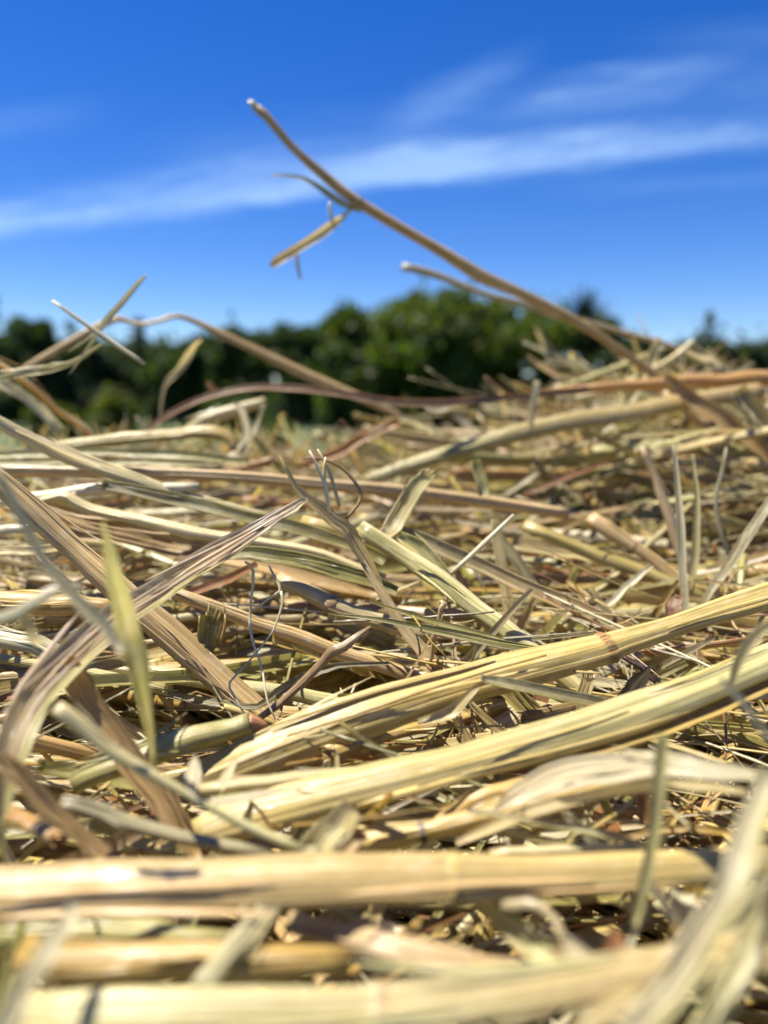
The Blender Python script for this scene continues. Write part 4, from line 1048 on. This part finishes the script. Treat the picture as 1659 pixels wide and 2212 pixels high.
# ------------------------------------------------------------------ the loose straw in between: find which pieces show, the rest is one mass
PAL = {'tube': ['pale', 'pale', 'tan', 'tan', 'yellow', 'yellow', 'yellow', 'gold', 'gold', 'lime', 'olive', 'pink', 'white', 'orange', 'grey'],
       'flat': ['grey', 'olive', 'olive', 'pale', 'pale', 'tan', 'tan', 'yellow', 'lime', 'lime', 'green', 'white', 'white', 'mauve', 'silver', 'gold', 'rust', 'slate'],
       'thin': ['silver', 'pale', 'pale', 'olive', 'white', 'tan', 'rust', 'brown', 'slate', 'yellow']}
LOOSE = []
rg = np.random.default_rng(11)
N_LOOSE = 12500
for i in range(N_LOOSE):
    chaff = i > N_LOOSE * .90
    form = rg.choice(['tube', 'flat', 'thin'], p=[.27, .45, .28] if not chaff else [.08, .50, .42])
    y = .03 + .44 * rg.uniform(0, 1) ** .75
    x = rg.uniform(-1, 1) * (.60 * y + .05)
    if chaff and y > .27:
        continue
    if chaff:
        L = rg.uniform(.006, .030)
        w = {'tube': rg.uniform(.0012, .003), 'flat': rg.uniform(.0006, .0026), 'thin': rg.uniform(.0003, .0007)}[form]
    else:
        L = rg.uniform(.035, .13) if form != 'thin' else rg.uniform(.025, .10)
        w = {'tube': rg.uniform(.0012, .0040), 'flat': .0005 + .0032 * rg.uniform(0, 1) ** 1.7, 'thin': rg.uniform(.0003, .0010)}[form]
    if i < 520:                                # larger straws lying on top, half way out
        form = rg.choice(['tube', 'flat'], p=[.55, .45])
        y = rg.uniform(.11, .40)
        x = rg.uniform(-1, 1) * (.58 * y + .02)
        L, w = rg.uniform(.06, .15), rg.uniform(.0016, .0044)
    elif i < 690:                              # the tangle of the heap
        form = rg.choice(['tube', 'flat', 'thin'], p=[.14, .36, .50])
        y, x = rg.uniform(.27, .41), rg.uniform(.06, .25)
        L, w = rg.uniform(.05, .12), {'tube': rg.uniform(.002, .004), 'flat': rg.uniform(.0015, .004), 'thin': rg.uniform(.0004, .001)}[form]
    elif i < 1180:                              # fine strands lying over everything
        form = rg.choice(['thin', 'flat'], p=[.6, .4])
        y = rg.uniform(.085, .36)
        x = rg.uniform(-1, 1) * (.56 * y + .01)
        L, w = rg.uniform(.02, .09), rg.uniform(.00025, .0007 if form == 'thin' else .0012)
    az = rg.normal(0, R(32 if y < .22 else 24)) if i < 520 or rg.uniform() < (.55 if y < .22 else .8) else rg.uniform(-math.pi / 2, math.pi / 2)
    el = rg.normal(0, R(7))
    deep = rg.uniform(0, 1) ** .62 * .046 + .001
    if i < 520:
        deep = rg.uniform(-.001, .011)
    elif i < 690:
        el = rg.normal(0, R(17))
        deep = rg.uniform(-.008, .012)
    elif i < 1180:
        el = rg.normal(0, R(14))
        deep = rg.uniform(-.009, .002)
    elif form != 'tube' and rg.uniform() < (.12 if not chaff else .28):
        el = rg.choice((-1, 1)) * rg.uniform(R(20), R(75))
        L *= .6
        deep = rg.uniform(.0, .010)
    if y > .35 and form != 'tube' and rg.uniform() < .34:          # ragged outline along the far edge
        el = rg.choice((-1, 1)) * rg.uniform(R(15), R(70))
        L *= .7
        deep = -rg.uniform(0, .004)
    d = np.array((math.cos(az) * math.cos(el), math.sin(az) * math.cos(el), math.sin(el)))
    z = float(top_z(x, y)) - deep
    c = np.array((x, y, z))
    zmax = float(top_z(x, y)) + (.003 if y > .33 and x < .06 else .022 if 520 <= i < 690 else .014 if i < 1180 else .008)
    if c[2] + abs(d[2]) * L * .5 > zmax:
        c[2] = zmax - abs(d[2]) * L * .5
    if y > .27:
        L *= 1.6
    n = 6 if L > .02 else 4
    s = np.linspace(-.5, .5, n)
    bend = rg.normal(0, .07 if form == 'tube' else .14)
    side = np.cross(d, (0, 0, 1.0))
    side /= np.linalg.norm(side) + 1e-9
    P = c + d * (s * L)[:, None] + (side * rg.normal(0, 1) + np.cross(side, d) * abs(rg.normal(0, .7)) * -1) * (bend * L * (s * s * 4 - .5))[:, None] * .5
    if rg.uniform() < .15 and n == 6:           # a kink
        P[3:] += side * rg.normal(0, .12) * L * (s[3:, None] - s[2])
    if P[:, 1].min() < (.105 if i < 690 else .08 if i < 1180 else .028):
        continue
    Wd = np.full(n, w)
    if form != 'tube':
        Wd *= np.interp(s, (-.5, -.2, .3, .5), (.8, 1, .9, rg.uniform(.15, .7)))
    col = rg.choice(PAL[form])
    if form == 'tube' and col == 'white':
        col = 'yellow'
    LOOSE.append((form, P, Wd, str(col), chaff, el))

bv, bf, owner = [], [], []
for o_, P, Wd in STRIPS + [(('loose', i), l[1], l[2]) for i, l in enumerate(LOOSE)]:
    T = np.gradient(P, axis=0)
    s = np.cross(T, np.array((0, 0, CAM_Z)) - P)
    s /= np.linalg.norm(s, axis=1)[:, None] + 1e-12
    a, b = P + s * Wd[:, None] * .45, P - s * Wd[:, None] * .45
    k0 = len(bv)
    n = len(P)
    bv.extend(map(tuple, np.vstack((a, b))))
    for j in range(n - 1):
        bf.append((k0 + j, k0 + j + 1, k0 + n + j + 1, k0 + n + j))
        owner.append(o_)
bvh = BVHTree.FromPolygons(bv, bf)
seen = {}
eye = Vector((0, 0, CAM_Z))
for vv in np.arange(870, 2212, 7.0):
    for uu in np.arange(3, 1659, 7.0):
        hit = bvh.ray_cast(eye, Vector(ray(uu, vv)).normalized(), 1.0)
        if hit[2] is not None:
            k = owner[hit[2]]
            if k[0] == 'loose':
                seen[k[1]] = seen.get(k[1], 0) + 1

KIND = {'tube': 'straw_stalk', 'flat': 'grass_blade', 'thin': 'plant_fibre'}
LIMIT = {}
for kd in KIND.values():
    LIMIT[kd] = 300 - sum(1 for h in HERO if h['name'] == kd)
order = sorted((i for i in seen if seen[i] >= 2), key=lambda i: -seen[i])
single = []
for i in order:
    kd = KIND[LOOSE[i][0]]
    if LIMIT[kd] > 0:
        LIMIT[kd] -= 1
        single.append(i)
sset = set(single)


def loose_geo(i):
    form, P, Wd, col, chaff, el = LOOSE[i]
    rg = np.random.default_rng(5000 + i)
    big = i in sset
    c = colour(col) * rg.uniform(.72, 1.08) * np.array((1, rg.uniform(.94, 1.04), rg.uniform(.8, 1.1)))
    if big and len(P) > 4:
        P4 = np.column_stack((P, Wd))
        P4 = smooth_path(P4, .005)
        P, Wd = P4[:, :3], P4[:, 3]
    fr = ()
    if big and form != 'thin' and Wd.max() > .0012:
        fr = tuple((e_, int(rg.integers(3, 6))) for e_ in 'ab' if rg.uniform() < (.8 if form == 'tube' else .45))
    if form == 'tube':
        return piece(form, P, Wd, c, rg, m=12 if big else 8, flat=rg.uniform(.28, .75), fray=fr, tw0=rg.uniform(-1, 1))
    if form == 'flat':
        return piece(form, P, Wd, c, rg, m=6 if big else 4, curl=rg.uniform(.15, .8), th=.06, twist=rg.normal(0, .9), tw0=rg.normal(0, .5), fray=fr)
    return piece(form, P, Wd, c, rg, m=6 if big else 4)


# words for the labels
def project(X):
    d = np.asarray(X) - np.array((0, 0, CAM_Z))
    c, s = math.cos(PITCH), math.sin(PITCH)
    fwd = d[..., 1] * c - d[..., 2] * s
    upv = d[..., 1] * s + d[..., 2] * c
    return np.stack((829.5 + F * d[..., 0] / fwd, 1106 - F * upv / fwd), -1)


WORD = dict(pale='pale', tan='tan', yellow='yellow', gold='golden', lime='pale green', olive='olive', pink='pinkish', mauve='brownish', white='whitish',
            orange='orange', grey='grey green', silver='silvery', green='green', rust='rust red', brown='brown', slate='dark grey')
LAND = [(h['ref'], project(h['P'])) for h in HERO if h['ref']]
labs = []
for i in single:
    form, P, Wd, col, chaff, el = LOOSE[i]
    uv = project(P)
    c = uv[len(uv) // 2]
    best = min(LAND, key=lambda l: np.min(np.linalg.norm(l[1] - c, axis=1)))
    near = best[1][np.argmin(np.linalg.norm(best[1] - c, axis=1))]
    dist = float(np.linalg.norm(near - c))
    rel = 'above' if c[1] < near[1] - 12 else ('below' if c[1] > near[1] + 12 else 'beside')
    Lp = float(np.linalg.norm(uv[-1] - uv[0]))
    ang = abs(math.degrees(math.atan2(uv[-1][1] - uv[0][1], uv[-1][0] - uv[0][0])))
    ang = min(ang, 180 - ang)
    pose = 'level' if ang < 9 else 'slanted' if ang < 35 else 'steep' if ang < 65 else 'upright'
    size = 'short' if Lp < 110 else 'long' if Lp > 320 else 'medium'
    noun = {'tube': 'straw stalk', 'flat': 'grass blade', 'thin': 'thin fibre'}[form]
    labs.append((f'{size} {pose} {WORD[col]} {noun}', rel, best[0], dist))
ORD = ['', 'second ', 'third ', 'fourth ', 'fifth ', 'sixth ', 'seventh ', 'eighth ', 'ninth ', 'tenth ']
tally = {}
for a, b, c, d in labs:
    tally.setdefault((a, b, c), []).append(d)
for i, (a, b, c, d) in zip(single, labs):
    form, P, Wd = LOOSE[i][:3]
    v, q, f, t = loose_geo(i)
    o0 = P[len(P) // 2]
    o = link(KIND[form], new_mesh(KIND[form], v - o0, q, t, f, MATS[form]))
    o.location = o0
    same = sorted(tally[(a, b, c)])
    if len(same) > 1:
        lab = f'{a} {ORD[min(9, same.index(d))]}closest {b} the {c}'
    else:
        lab = f'{a} {b} the {c}'
    tag(o, lab, CATS[KIND[form]], {'tube': 'loose straw stalks in the hay', 'flat': 'loose grass blades in the hay', 'thin': 'loose thin fibres in the hay'}[form])

for form, nm, lab in (('tube', 'loose_straw', 'mass of small straw stalks filling the pile beneath the bigger ones'),
                      ('flat', 'loose_hay', 'mass of small grass blades and chaff filling the pile'),
                      ('thin', 'loose_chaff', 'mass of thin fibres scattered through the pile')):
    v, q, f, t = join([loose_geo(i) for i in range(len(LOOSE)) if i not in sset and LOOSE[i][0] == form])
    o = link(nm, new_mesh(nm, v, q, t, f, MATS[form]))
    tag(o, lab, kind='stuff')
print('pieces', len(HERO), len(single), len(LOOSE), LIMIT)
